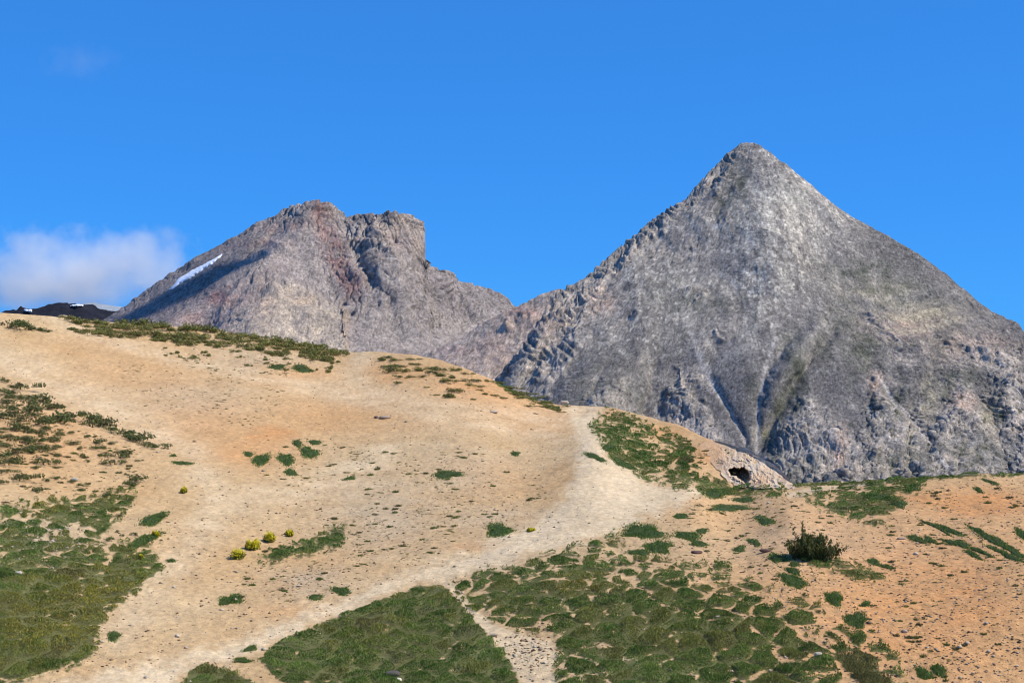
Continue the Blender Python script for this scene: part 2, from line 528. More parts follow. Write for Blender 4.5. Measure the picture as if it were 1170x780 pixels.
def build_terrain():
    us = np.concatenate([np.linspace(-700, -75, 18), np.arange(-60, 1231, 1.5), np.linspace(1245, 1900, 18)])
    nc = len(us)
    NR = 330
    t = np.linspace(0, 1, NR)
    vc = crest(us)
    VB = 800.0
    v = VB + t[:, None] * (vc[None] - VB)
    u = np.broadcast_to(us[None], v.shape)
    Pm = ground_raw(u, v)
    # towards the camera: the slope below the frame dips and comes up to the photographer
    s = np.linspace(0.01, 0.985, 26)
    b0 = Pm[0]
    Pl = b0[None] * np.stack([s, s, s], -1)[:, None, :]
    zb = b0[:, 2][None]
    ss = s[:, None]
    Pl[..., 2] = zb * ss ** 1.0 * (1) + (1 - ss) * (-1.75) - 9.0 * ss * (1 - ss) * 0.35
    ul = np.broadcast_to(us[None], Pl.shape[:2])
    vl = VB + (1 - ss) * 900 + 0 * ul
    # beyond the crest
    e = Pm[-1] - Pm[-6]
    hr = np.hypot(e[:, 0], e[:, 1])
    m = np.clip(e[:, 2] / np.maximum(hr, 1e-3), -0.05, 0.32)
    rc = np.hypot(Pm[-1][:, 0], Pm[-1][:, 1])
    m = np.minimum(m, Pm[-1][:, 2] / rc + np.where((us > 815) & (us < 912), -.06, .045))
    dl = np.concatenate([[0.15, .35, .6, 1, 1.5, 2.2, 3.2, 4.5, 6, 8, 11, 15, 20, 28, 40, 60], np.geomspace(90, 9500, 22)])
    sl = 0.62
    Lr = 8.0
    D = dl[:, None]
    dz = np.where(D < Lr, m * D - (m + sl) * D * D / (2 * Lr), m * Lr - (m + sl) * Lr / 2 - sl * (D - Lr))
    z = Pm[-1][:, 2][None] + dz
    zf = -270.0 - 0 * D
    z = np.where(z < zf, zf, z)
    k = (rc[None] + D) / rc[None]
    Pb = np.stack([Pm[-1][:, 0][None] * k, Pm[-1][:, 1][None] * k, z], -1)
    ub = np.broadcast_to(us[None], Pb.shape[:2])
    vb = np.broadcast_to(vc[None], Pb.shape[:2])
    P = np.concatenate([Pl, Pm, Pb], 0)
    U = np.concatenate([ul, u, ub], 0)
    V = np.concatenate([vl, v, vb], 0)
    nz = ground_noise(P[..., 0], P[..., 1])
    P[..., 2] += nz
    shp = U.shape
    Pf, Uf, Vf = P.reshape(-1, 3), U.ravel(), V.ravel()
    c, pm = ground_color(Uf, Vf, Pf)
    fc = grid_faces(*shp)
    pmf = pm[fc].mean(1)
    rows = (np.arange(len(fc)) // (nc - 1))
    isp = (pmf > 0.5) & (rows >= 26) & (rows < 26 + NR - 1)

    cut = (poly_sdf(Uf[fc].mean(1), Vf[fc].mean(1), CAVE) < 2.6) & (rows >= 26)
    fc, isp = fc[~cut], isp[~cut]

    def sub(faces):
        ids, inv = np.unique(faces.ravel(), return_inverse=True)
        return ids, inv.reshape(faces.shape)
    i0, f0 = sub(fc[~isp])
    o = link('terrain', mk_mesh('terrain', Pf[i0], f0, M_ground, c[i0], True))
    tag(o, 'dry ochre and orange sandy hillside rising to a rounded crest', 'hillside', kind='structure')
    i1, f1 = sub(fc[isp])
    o = link('path', mk_mesh('path', Pf[i1], f1, M_ground, c[i1], True))
    tag(o, 'pale trodden gravel path winding over the saddle and down the slope', 'path', kind='structure')


build_terrain()


# ------------------------------------------------------------------ mountains
def smooth_crest(pts, sig=2.0, jag=0.0, jscale=10, seed=0):
    pts = np.asarray(pts, float)

    def f(u):
        u = np.asarray(u, float)
        o = 0
        for k, w in ((-2, .1), (-1, .22), (0, .36), (1, .22), (2, .1)):
            o = o + w * np.interp(u + k * sig, pts[:, 0], pts[:, 1])
        if jag:
            o = o + jag * fbm(uv3(u, u * 0), jscale, 4, 0.65, seed)
        return o
    return f


def build_mountain(us, vcf, vbase, nrow, depth, disp, color, name, mat, back_slope=0.7):
    nc = len(us)
    t = np.linspace(0, 1, nrow)
    vc = vcf(us)
    v = vbase + t[:, None] * (vc[None] - vbase)
    u = np.broadcast_to(us[None], v.shape)
    d = depth(u, v)
    P = unproject(u, v, d)
    # rough normals
    du = np.gradient(P, axis=1)
    dv = np.gradient(P, axis=0)
    N = np.cross(du, dv)
    N /= np.linalg.norm(N, axis=-1)[..., None] + 1e-9
    h = disp(u, v, P)
    P2 = P + N * h[..., None]
    # back side
    dl = np.array([4, 12, 30, 70, 150, 320, 700, 1400.0])
    r = np.hypot(P2[-1][:, 0], P2[-1][:, 1])
    k = (r[None] + dl[:, None]) / r[None]
    Pb = np.stack([P2[-1][:, 0][None] * k, P2[-1][:, 1][None] * k, P2[-1][:, 2][None] - back_slope * dl[:, None] ** 1.0 * np.minimum(1, .4 + dl[:, None] / 60)], -1)
    Pb[..., 2] = np.maximum(Pb[..., 2], -280)
    Pa = np.concatenate([P2, Pb], 0)
    ua = np.concatenate([u, np.broadcast_to(us[None], Pb.shape[:2])], 0)
    va = np.concatenate([v, np.broadcast_to(vc[None], Pb.shape[:2])], 0)
    ha = np.concatenate([h, np.zeros(Pb.shape[:2])], 0)
    c = color(ua, va, Pa, ha)
    o = link(name, mk_mesh(name, Pa.reshape(-1, 3), grid_faces(*ua.shape), mat, c.reshape(-1, 3), False))
    return o


def tri_mask(u, v, polys, soft, wob):
    o = np.zeros(u.shape)
    for p in polys:
        o = np.maximum(o, sstep(soft * .3, -soft, poly_sdf(u, v, p) + wob))
    return o


def SPECK(u, v):
    """boulders and cracks the size of one or two mesh cells: light and dark stone"""
    g = np.random.default_rng(17)
    w = g.normal(0, 1, u.shape)
    w = .65 * w + .35 * (np.roll(w, 1, 0) + np.roll(w, 1, 1))
    return np.clip(1 + .19 * w - .42 * (g.random(u.shape) < .06) + .32 * (g.random(u.shape) < .07), .3, 1.7)[..., None]


# ---- pyramid
PYR_CREST = smooth_crest([(530, 490), (560, 448), (575, 426), (600, 393), (622, 362), (640, 337), (660, 322), (680, 306), (700, 291), (720, 275), (740, 259), (760, 244), (780, 229),
                          (800, 209), (815, 193), (826, 181), (836, 172), (846, 167), (856, 165), (866, 168), (878, 176), (895, 189), (910, 199), (925, 210), (940, 221), (958, 235), (972, 246),
                          (1000, 263), (1025, 278), (1050, 293), (1075, 310), (1100, 328), (1125, 346), (1150, 361), (1164, 369), (1170, 380), (1200, 400), (1300, 450), (1500, 540), (1700, 600)],
                         1.2, 3.2, 13, 51)
PD = TPS([(856, 165, 3000), (740, 259, 2880), (640, 337, 2740), (575, 426, 2600), (540, 480, 2520), (1000, 263, 2900), (1100, 328, 2800), (1170, 380, 2700), (1300, 450, 2600), (1500, 540, 2500),
          (855, 300, 2700), (760, 350, 2620), (680, 420, 2460), (620, 470, 2390), (960, 360, 2620), (1050, 400, 2560), (1130, 450, 2480), (1300, 550, 2380),
          (870, 430, 2430), (760, 470, 2420), (900, 560, 2140), (700, 560, 2200), (580, 560, 2260), (1050, 560, 2160), (1170, 560, 2250), (900, 640, 1950), (600, 640, 2200), (1170, 640, 2050), (1500, 640, 2250)], 0.004)
SPURS = [[(700, 425), (735, 470), (750, 520), (640, 520), (665, 465)],
         [(776, 420), (800, 450), (828, 490), (845, 540), (735, 540), (752, 470), (766, 440)],
         [(925, 445), (950, 470), (985, 510), (1010, 560), (850, 560), (878, 505), (905, 465)],
         [(998, 424), (1025, 455), (1055, 490), (1085, 545), (1000, 560), (985, 500), (990, 455)],
         [(1098, 428), (1120, 450), (1135, 490), (1150, 560), (1040, 560), (1062, 500), (1080, 455)],
         [(1160, 380), (1250, 420), (1300, 600), (1160, 600), (1150, 480), (1120, 420), (1080, 390)]]
LEDGE = [[(520, 500), (560, 448), (600, 393), (640, 335), (690, 300), (740, 260), (800, 210), (830, 178), (856, 166), (840, 190), (800, 230), (750, 275), (700, 330), (672, 380), (650, 430), (620, 470), (590, 480)]]
GULLY = [([(958, 372), (935, 402), (905, 445), (880, 490), (862, 530)], 42, 7), ([(922, 372), (900, 395), (880, 420), (868, 450), (864, 500), (862, 540)], 26, 6),
         ([(808, 430), (830, 462), (848, 500), (858, 540)], 22, 5), ([(985, 400), (1000, 425), (1030, 470), (1070, 530)], 20, 7),
         ([(1068, 425), (1045, 460), (1036, 500), (1040, 545)], 22, 7), ([(1110, 430), (1130, 470), (1150, 530)], 20, 6), ([(940, 290), (955, 300), (985, 330), (1010, 350)], 18, 7),
         ([(752, 400), (745, 440), (735, 490), (720, 530)], 22, 6), ([(700, 410), (680, 440), (655, 480), (640, 520)], 20, 6), ([(845, 200), (820, 240), (810, 270)], 16, 9),
         ([(830, 190), (815, 212), (795, 236)], 14, 4)]
RIB = [([(945, 345), (925, 385), (890, 430), (875, 470)], 24, 12), ([(640, 345), (615, 385), (590, 430), (575, 470)], 45, 12), ([(880, 190), (885, 280), (880, 340)], 35, 35),
       ([(960, 300), (1010, 360), (1060, 400)], 20, 14)]


def pyr_rock(u, v):
    wob = fbm(uv3(u, v), 30, 4, 0.6, 61) * 22
    sp = tri_mask(u, v, SPURS, 20, wob + 8 * fbm(uv3(u, v), 9, 3, .6, 55))
    le = tri_mask(u, v, LEDGE, 14, wob)
    return sp, le


def pyr_bands(u, v):
    """slanting bands of bare rock standing out of the scree"""
    w = 14 * fbm(uv3(u, v), 60, 3, .55, 53)
    a = (v * .82 + u * .57 + w) / 1.0          # left face: bands parallel to the left edge
    b = (v * .80 - u * .60 + w) / 1.0          # right face
    la = fbm(np.stack([a * 1.0, (u - v) * .22, 0 * u], -1), 24, 4, .6, 52)
    lb = fbm(np.stack([b * 1.0, (u + v) * .25, 0 * u + 9], -1), 22, 4, .6, 54)
    left = sstep(880, 800, u) * sstep(470, 430, v) * sstep(0, 20, v - PYR_CREST(u))
    right = sstep(960, 1000, u + .3 * (400 - v)) * sstep(330, 350, v + 0 * u)
    return np.maximum(sstep(.08, .22, la) * left, sstep(.06, .2, lb) * right)


def pyr_depth(u, v):
    d = PD(u, v)
    # warp feature coordinates so that gullies wander
    wu = u + 9 * fbm(uv3(u, v, 2), 38, 4, 0.6, 62)
    wv = v + 6 * fbm(uv3(u, v, 7), 38, 3, 0.55, 63)
    for pts, a, w in GULLY:
        q, al = seg_dist(wu, wv, pts)
        d = d + .6 * a * np.exp(-(q / w) ** 1.4) * (0.15 + 0.85 * np.sin(np.pi * np.clip(al, 0.02, .98)) ** .5)
    for pts, a, w in RIB:
        q, al = seg_dist(wu, wv, pts)
        d = d - a * np.exp(-(q / w) ** 2) * np.sin(np.pi * np.clip(al, 0.02, .98)) ** .5
    sp, le = pyr_rock(u, v)
    return d - 17 * sp - 4 * le


def polar(u, v, au=862, av=120):
    return np.arctan2(u - au, np.maximum(v - av, 5)), np.hypot(u - au, v - av)


def pyr_disp(u, v, P):
    sp, le = pyr_rock(u, v)
    rk = np.maximum(sp, np.maximum(le, .42 * pyr_bands(u, v)))
    right = sstep(940, 1080, u) * sstep(-20, 80, v - (330 + (u - 1000) * .35))
    rk = np.maximum(rk, 0.55 * right)
    edge = sstep(26, 8, v - PYR_CREST(u) + 14 * fbm(uv3(u, v), 20, 3, .6, 56)) * sstep(880, 830, u)
    rk = np.maximum(rk, edge * .9)
    warp = np.stack([fbm(P, 160, 2, 0.5, 70 + k) for k in range(3)], -1) * 60
    Q = P + warp
    Qs = Q * [1, 1, 0.55]
    rock = 7 * (ridged(Qs, 85, 3, 0.5, 64) - .5) * 2 + 3.0 * ridged(Qs, 14, 3, 0.7, 65)
    blk = np.abs(perlin(Q * [1, 1, 1.6], 17, 66))
    rock = rock - 4.0 * sstep(0.07, 0.0, blk) - 3.5 * sstep(0.06, 0, np.abs(perlin(Q * [1, 1, .4], 22, 59)))
    s = (Q[..., 2] * .9 + Q[..., 0] * .35) / 15 + 1.6 * fbm(P, 90, 3, .5, 58)
    rock = rock + 7.0 * sstep(.0, .85, s - np.floor(s)) * sstep(-.1, .3, fbm(P, 60, 2, .5, 57))
    a, rr = polar(u, v)
    A = a * 420 + 14 * fbm(uv3(u, v, 3), 60, 3, 0.5, 67)
    flow = ridged(np.stack([A, rr * 0.16, 0 * A], -1), 26, 4, 0.55, 68) - .5
    scree = 0.8 * flow * sstep(20, 140, rr) + 2.2 * fbm(P * [1, .5, .5], 28, 4, 0.6, 69) + 0.9 * fbm(P * [1, .5, .5], 8, 2, 0.6, 60)
    scree = scree + 17 * (ridged(Q * [1, .7, .6], 260, 3, .5, 49) - .5)
    smo = np.clip(blobs(u, v, [(880, 430, 75, 75, 1), (690, 440, 60, 45, .8), (1010, 315, 60, 30, .9), (920, 350, 40, 50, .7), (790, 400, 40, 30, .7), (960, 450, 20, 50, .6)]) * 1.2, 0, 1)
    scree = scree * (1 - .75 * smo)
    return scree * (1 - .6 * rk) + rock * (0.10 * (1 - smo) + 0.90 * rk)


def veg_noise(u, v, seed):
    return fbm(uv3(u, v), 14, 4, 0.65, seed)


def pyr_color(u, v, P, h):
    sp, le = pyr_rock(u, v)
    n1 = fbm(P, 150, 4, 0.6, 81)
    n2 = fbm(P * [1, .55, .55], 26, 4, 0.68, 82)
    n3 = .6 * perlin(P * [1, .55, .55], 4.2, 83) + .4 * perlin(P * [1, .8, .8], 10, 89)
    a, rr = polar(u, v)
    A = a * 420 + 10 * fbm(uv3(u, v, 4), 50, 3, 0.5, 84)
    st = fbm(np.stack([A, rr * 0.12, 0 * A], -1), 12, 4, 0.65, 85)
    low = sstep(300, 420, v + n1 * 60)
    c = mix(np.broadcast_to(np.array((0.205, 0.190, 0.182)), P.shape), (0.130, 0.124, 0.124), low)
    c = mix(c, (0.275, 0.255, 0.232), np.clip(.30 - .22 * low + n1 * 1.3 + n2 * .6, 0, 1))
    c = mix(c, (0.115, 0.108, 0.105), sstep(.12, .4, fbm(P * [1, .6, .6], 70, 4, .62, 88)) * .7)
    # pale scree fan under the top and pale speckled ground on the left face
    fan = blobs(u, v, [(890, 260, 45, 80, 1.0), (905, 215, 30, 30, .8), (880, 330, 50, 60, .7), (780, 330, 70, 50, .6), (720, 350, 60, 50, .5), (820, 260, 50, 40, .4), (960, 240, 30, 20, .6)])
    c = mix(c, (0.40, 0.375, 0.325), np.clip(fan * (0.50 + 1.3 * st + 1.3 * n2), 0, .9))
    spk = sstep(0.16, 0.36, n3 + .5 * n2)
    c = mix(c, (0.44, 0.41, 0.36), spk * np.clip(fan * .9 + .16 + .2 * (1 - low), 0, .8))
    # rock: grey with tan and pink faces
    rk = np.maximum(sp, le)
    rc = mix(np.broadcast_to(np.array((0.27, 0.255, 0.245)), P.shape), (0.40, 0.345, 0.295), np.clip(.35 + n2 * 1.6 + n1, 0, 1))
    c = mix(c, rc, rk * .95)
    bd = pyr_bands(u, v)
    c = mix(c, rc * .92, bd * .6)
    pink = blobs(u, v, [(690, 345, 18, 14, .6), (625, 370, 20, 20, .4), (1000, 440, 8, 20, .7), (1100, 460, 14, 12, .7), (1040, 372, 45, 14, .6), (1090, 395, 30, 20, .5), (1140, 390, 25, 14, .5), (960, 520, 8, 25, .8), (740, 490, 6, 16, .7)])
    c = mix(c, (0.42, 0.29, 0.225), np.clip(pink * (.7 + 1.4 * n2), 0, .8))
    # dark scree and the sparse low plants of the gullies
    arc = np.hypot((u - 1040) * .62, v - 300) + 6 * n2
    band = (.5 + .5 * np.sin(arc / 2.3)) * blobs(u, v, [(1045, 365, 60, 26, 1), (1010, 350, 40, 20, .6)])
    c = mix(c, (0.40, 0.35, 0.265), np.clip(band * .75, 0, .7))
    c = mix(c, (0.105, 0.102, 0.100), np.clip(sstep(60, 20, v - PYR_CREST(u)) * sstep(960, 1010, u) * (.55 + 1.2 * n1 + .8 * n2), 0, .75))
    dk = blobs(u + 12 * n1 * 2, v + 8 * n2, [(690, 450, 60, 40, .35), (980, 310, 50, 16, .75), (1030, 345, 40, 12, .5), (850, 215, 8, 22, .8), (826, 235, 8, 16, .7), (940, 400, 14, 20, .6), (915, 425, 9, 30, 1.0), (890, 470, 9, 30, 1.0), (875, 505, 8, 25, .9), (905, 395, 7, 20, .8), (735, 470, 7, 30, .6), (660, 465, 10, 25, .5), (1085, 440, 8, 20, .8), (1025, 455, 9, 25, .7), (1140, 460, 10, 30, .6), (985, 400, 22, 30, .9), (960, 360, 25, 30, .5), (1010, 330, 45, 14, .7), (840, 215, 12, 30, .6), (905, 450, 12, 35, .8), (1000, 470, 14, 30, .6), (1080, 395, 14, 25, .5),
                      (1110, 520, 40, 25, .6), (1030, 530, 40, 20, .6), (760, 330, 20, 14, .4), (800, 345, 50, 12, .5), (690, 470, 50, 30, .3), (920, 540, 40, 18, .6), (860, 440, 10, 25, .5), (1100, 430, 30, 14, .5)])
    c = mix(c, (0.070, 0.078, 0.060), np.clip(dk * (.85 + 2.0 * veg_noise(u, v, 86)), 0, .85))
    sp2 = sstep(.28, .4, fbm(uv3(u, v, 3), 7, 3, .6, 87)) * sstep(420, 470, v) * sstep(930, 980, u)
    c = mix(c, (0.05, 0.06, 0.035), sp2 * .8)
    tan = blobs(u, v, [(1062, 455, 10, 25, .7), (1040, 505, 6, 30, .8), (1130, 470, 12, 20, .5), (870, 495, 12, 10, .6), (1000, 330, 50, 10, .3), (1060, 360, 30, 12, .6)])
    c = mix(c, (0.36, 0.315, 0.20), np.clip(tan * (.6 + 1.2 * n2), 0, .7))
    ch = np.zeros(u.shape)
    for pts, w in (([(885, 385), (872, 430), (866, 470), (864, 540)], 2.5), ([(815, 440), (834, 468), (850, 505)], 2.2), ([(790, 380), (800, 410), (815, 440)], 3), ([(1000, 430), (1040, 480), (1085, 540)], 2)):
        q, _ = seg_dist(u + n2 * 4, v, pts)
        ch = np.maximum(ch, np.exp(-(q / w) ** 2))
    c = mix(c, (0.37, 0.35, 0.335), ch * .7)
    c = c * np.array((1.25, 1.19, 1.10))
    return c * (1.0 + (.16 + .16 * rk + .14 * np.clip(fan, 0, 1)) * n3 + .26 * n2 + .12 * rk * n2 + (0.08 + .2 * np.clip(fan, 0, 1)) * st * (1 - rk))[..., None] * SPECK(u, v)


us = np.concatenate([np.arange(528, 1190, 1.15), np.linspace(1195, 1700, 60)])
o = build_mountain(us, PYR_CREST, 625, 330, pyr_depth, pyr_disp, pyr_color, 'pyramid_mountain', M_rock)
tag(o, 'tall grey pyramid shaped peak of scree and rock', 'mountain', kind='structure')

# ---- craggy mountain with two tops
CR_CREST = smooth_crest([(40, 420), (100, 378), (135, 357), (150, 346), (165, 334), (180, 323), (210, 303), (240, 285), (262, 271), (290, 254), (310, 244), (325, 237), (340, 234), (356, 233),
                         (372, 235), (384, 238), (390, 243), (396, 250), (401, 247), (408, 243), (420, 242), (432, 242), (455, 241), (470, 243), (480, 247), (486, 253), (489, 264), (490, 280), (492, 294),
                         (497, 302), (505, 308), (515, 309), (522, 314), (528, 321), (540, 326), (552, 331), (565, 336), (578, 341), (590, 350), (604, 364), (650, 410), (720, 470)],
                        0.9, 2.6, 9, 91)
CD = TPS([(60, 400, 4080), (150, 346, 3990), (262, 271, 3930), (356, 233, 3900), (396, 250, 3900), (455, 241, 3850), (488, 262, 3880), (530, 322, 3950), (590, 350, 4000), (700, 450, 4000),
          (200, 340, 3830), (300, 300, 3760), (220, 380, 3600), (320, 360, 3500), (400, 330, 3620), (450, 300, 3700), (520, 370, 3700), (600, 400, 3800),
          (150, 420, 3450), (300, 420, 3250), (420, 420, 3300), (540, 420, 3500), (650, 470, 3650), (100, 470, 3250), (350, 470, 3100), (500, 470, 3300)], 0.004)
BULGE = [(120, 470), (188, 366), (200, 357), (215, 347), (232, 338), (245, 325), (262, 318), (285, 300), (310, 280), (335, 262), (350, 250), (372, 262), (385, 300), (402, 345), (405, 480)]
FACE = [(262, 350), (300, 335), (330, 322), (355, 326), (385, 340), (399, 345), (401, 370), (400, 470), (220, 470), (235, 380)]


def cr_depth(u, v):
    d = CD(u, v)
    w = 6 * fbm(uv3(u, v, 2), 22, 4, 0.6, 92)
    q = poly_sdf(u, v, BULGE) + w
    fade = sstep(395, 330, u) * sstep(345, 270, u)
    d = d - 60 * sstep(6, -6, q) * fade
    d = d - 40 * sstep(3, -5, poly_sdf(u, v, FACE) + w * .5)
    for pts, a, wd in (([(396, 250), (405, 285), (425, 320), (445, 345), (455, 390)], 17, 8), ([(330, 250), (300, 285), (270, 310)], 30, 8),
                       ([(480, 300), (470, 340), (480, 390)], 30, 8), ([(420, 260), (415, 300), (430, 350)], 20, 5), ([(520, 330), (500, 370), (490, 400)], 26, 8)):
        q, al = seg_dist(u + w, v, pts)
        d = d + a * np.exp(-(q / wd) ** 2) * (0.4 + .6 * np.sin(np.pi * np.clip(al, .02, .98)))
    return d


def cr_disp(u, v, P):
    smooth = np.clip(sstep(300, 250, u) * sstep(5, -14, (v - CR_CREST(u)) - 60), 0, 1)
    left = sstep(330, 230, u) * (1 - sstep(2, -12, poly_sdf(u, v, BULGE)))
    crag = np.clip(blobs(u, v, [(450, 265, 60, 40, 1), (360, 245, 30, 22, .9), (420, 310, 45, 60, .8), (520, 345, 60, 40, .8), (385, 290, 20, 50, .7)]) * 1.3, 0, 1)
    crag = np.maximum(crag, sstep(10, 3, v - CR_CREST(u)) * .6)
    face = sstep(4, -6, poly_sdf(u, v, FACE))
    rk = (.30 + .70 * crag) * (1 - .6 * np.maximum(left, 0))
    warp = np.stack([fbm(P, 200, 2, 0.5, 100 + k) for k in range(3)], -1) * 70
    Q = P + warp
    Qs = Q * [1, 1, 0.6]
    r = 8 * (ridged(Q * [1, 1, .45], 130, 2, 0.5, 94) - .5) * 2 + 2.4 * fbm(Qs, 26, 4, 0.6, 95)
    # tilted strata
    s = Q[..., 2] * .8 - Q[..., 0] * .5
    s = s / 24 + 1.8 * fbm(Q, 120, 3, .5, 96)
    r = r + 11 * sstep(0, .85, s - np.floor(s)) * sstep(-.2, .3, fbm(P, 110, 2, .5, 93)) - 6 * sstep(.06, 0, np.abs(perlin(Q * [1, 1, .4], 34, 98)))
    r = r - 8 * sstep(0.09, 0, np.abs(perlin(Q * [1, 1, .7], 26, 97)))
    big = 36 * (ridged(Q * [1, 1, .5], 330, 3, .45, 99) - .5)
    slab = 3.0 * face * (ridged(P * [1, 1, .3], 28, 3, .6, 90) - .5)
    return r * rk + big * (1 - .7 * np.maximum(left, 0)) + slab + 1.1 * fbm(P, 14, 3, .6, 104)


def cr_color(u, v, P, h):
    n1 = fbm(P, 180, 4, 0.6, 101)
    n2 = fbm(P, 40, 4, 0.65, 102)
    n3 = perlin(P * [1, .7, .7], 7, 103)
    w = n2 * 8
    c = mix(np.broadcast_to(np.array((0.245, 0.225, 0.225)), P.shape), (0.33, 0.30, 0.28), np.clip(.5 + n1 * 1.3 + n2 * .7, 0, 1))
    face = sstep(4, -6, poly_sdf(u, v, FACE) + w)
    c = mix(c, (0.42, 0.365, 0.295), face * np.clip(.65 + 1.2 * n2, 0, 1))
    fo = blobs(u, v, [(300, 345, 14, 25, .7), (397, 370, 5, 25, .9), (345, 340, 20, 10, .5)])
    c = mix(c, (0.46, 0.33, 0.215), fo * np.clip(.6 + 1.5 * n2, 0, 1))
    c = mix(c, (0.40, 0.325, 0.295), np.clip(blobs(u, v, [(225, 365, 50, 22, .8), (270, 345, 40, 25, .5), (320, 300, 30, 20, .3)]) * (.8 + n2), 0, .85))
    red, _ = seg_dist(u + w, v + w, [(362, 240), (375, 270), (388, 300), (405, 325)])
    red = np.exp(-(red / 11) ** 2)
    red = np.maximum(red, blobs(u, v, [(250, 340, 28, 12, .8), (225, 365, 40, 10, .6), (330, 260, 40, 8, .45), (285, 280, 40, 7, .45), (210, 380, 50, 10, .5), (455, 270, 12, 15, .4)]))
    c = mix(c, (0.30, 0.165, 0.145), np.clip(red * (.6 + 1.6 * n2), 0, .75))
    tanb = blobs(u, v, [(455, 255, 30, 14, .7), (440, 262, 14, 25, .5), (480, 275, 10, 30, .6)])
    c = mix(c, (0.38, 0.305, 0.235), np.clip(tanb * (.7 + 1.5 * n2), 0, .8))
    dark = blobs(u, v, [(360, 240, 14, 6, .7), (410, 250, 14, 8, .6), (405, 340, 25, 30, .35), (470, 360, 50, 30, .35), (550, 350, 40, 15, .35)])
    c = mix(c, (0.10, 0.10, 0.11), np.clip(dark * (.6 + 2 * n2), 0, .7))
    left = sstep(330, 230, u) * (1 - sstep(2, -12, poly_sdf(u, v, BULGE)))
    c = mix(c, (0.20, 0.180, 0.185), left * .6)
    c = c * np.array((1.14, 1.07, 1.0))
    return c * (1.0 + .24 * n3 + .34 * n2)[..., None] * SPECK(u, v) ** .7


us = np.concatenate([np.linspace(30, 118, 20), np.arange(120, 620, 0.95), np.linspace(625, 720, 20)])
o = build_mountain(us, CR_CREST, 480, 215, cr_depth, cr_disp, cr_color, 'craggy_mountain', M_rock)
tag(o, 'rugged grey and rust mountain with twin tops and a cliff', 'mountain', kind='structure')

# ---- pinkish scree shoulder between the two
SH_CREST = smooth_crest([(440, 440), (470, 412), (488, 403), (520, 386), (545, 371), (570, 361), (590, 350), (605, 343), (622, 336), (638, 333), (652, 333), (670, 345), (720, 380), (800, 420)], 1.4, 1.6, 10, 111)
SD = TPS([(440, 440, 3050), (488, 403, 3080), (590, 350, 3120), (640, 333, 3130), (720, 380, 3100), (500, 430, 2960), (560, 420, 2940), (620, 400, 2960), (460, 480, 2800), (560, 500, 2750), (700, 480, 2850), (800, 460, 3000)], .004)


def sh_disp(u, v, P):
    s = (u - 560) * .6 + (v - 400) * .8
    k = ridged(np.stack([s * 1.2, (u - v) * .15, 0 * u], -1), 16, 4, .55, 112) - .5
    rk = blobs(u, v, [(600, 362, 14, 8, 1), (580, 372, 6, 8, 1), (635, 340, 12, 8, 1)])
    return 3 * k + 9 * (ridged(P * [1, .7, .6], 110, 4, .55, 118) - .5) + 4 * fbm(P, 34, 4, .65, 113) + rk * 14 * ridged(P, 40, 4, .6, 114)


def sh_color(u, v, P, h):
    n1 = fbm(P, 120, 4, .6, 115)
    n2 = fbm(P, 25, 4, .65, 116)
    c = mix(np.broadcast_to(np.array((0.43, 0.36, 0.30)), P.shape), (0.47, 0.355, 0.285), np.clip(.5 + n1 * 1.5, 0, 1))
    rd = blobs(u, v, [(598, 358, 20, 8, .8), (560, 395, 25, 12, .4), (520, 400, 30, 8, .3)])
    c = mix(c, (0.30, 0.165, 0.145), np.clip(rd * (.7 + 1.5 * n2), 0, .7))
    return c * (.95 + .5 * n2 + .2 * perlin(P, 8, 117))[..., None] * SPECK(u, v)


us = np.concatenate([np.arange(440, 700, 1.3), np.linspace(702, 800, 12)])
o = build_mountain(us, SH_CREST, 520, 110, lambda u, v: SD(u, v), sh_disp, sh_color, 'scree_hill', M_rock)
tag(o, 'pinkish scree shoulder sloping between the two mountains', 'hill', kind='structure')

# ---- far ridge, its cloud shade put into the rock colour
FR_CREST = smooth_crest([(-400, 350), (-100, 356), (0, 357), (5, 354), (18, 354), (24, 350), (32, 352), (44, 352), (56, 348.5), (66, 346.5), (80, 346), (92, 347), (106, 347), (113, 351.5), (125, 355), (145, 357), (170, 362), (260, 390)], .8, 1.6, 6, 121)


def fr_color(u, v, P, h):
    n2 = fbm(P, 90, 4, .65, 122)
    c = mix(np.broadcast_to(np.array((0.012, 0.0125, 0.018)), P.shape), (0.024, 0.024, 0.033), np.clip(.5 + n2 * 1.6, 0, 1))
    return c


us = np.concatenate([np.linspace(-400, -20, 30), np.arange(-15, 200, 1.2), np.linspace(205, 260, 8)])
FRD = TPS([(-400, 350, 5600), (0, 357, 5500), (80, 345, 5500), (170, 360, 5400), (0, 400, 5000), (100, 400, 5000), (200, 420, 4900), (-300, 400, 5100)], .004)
o = build_mountain(us, FR_CREST, 420, 50, lambda u, v: FRD(u, v), lambda u, v, P: 12 * (ridged(P, 160, 5, .6, 123) - .5), fr_color, 'shade_tinted_hills', M_far)
tag(o, 'low rocky ridge at the far left skyline, cloud shade painted into its colour', 'hills', kind='structure')
# pale snowy ridge beyond it
WR = smooth_crest([(60, 354), (100, 347), (108, 346), (118, 348.5), (130, 350), (140, 351), (160, 355), (220, 366)], 1.0, .8, 8, 131)
us = np.arange(60, 221, 3.0)
o = build_mountain(us, WR, 400, 20, lambda u, v: 7400 - (v - 350) * 10, lambda u, v, P: 15 * fbm(P, 200, 3, .5, 132),
                   lambda u, v, P, h: np.broadcast_to(np.array((0.30, 0.33, 0.36)), P.shape), 'snowy_hills', M_far)
tag(o, 'thin pale snow covered ridge showing beyond the dark skyline', 'hills', kind='structure')


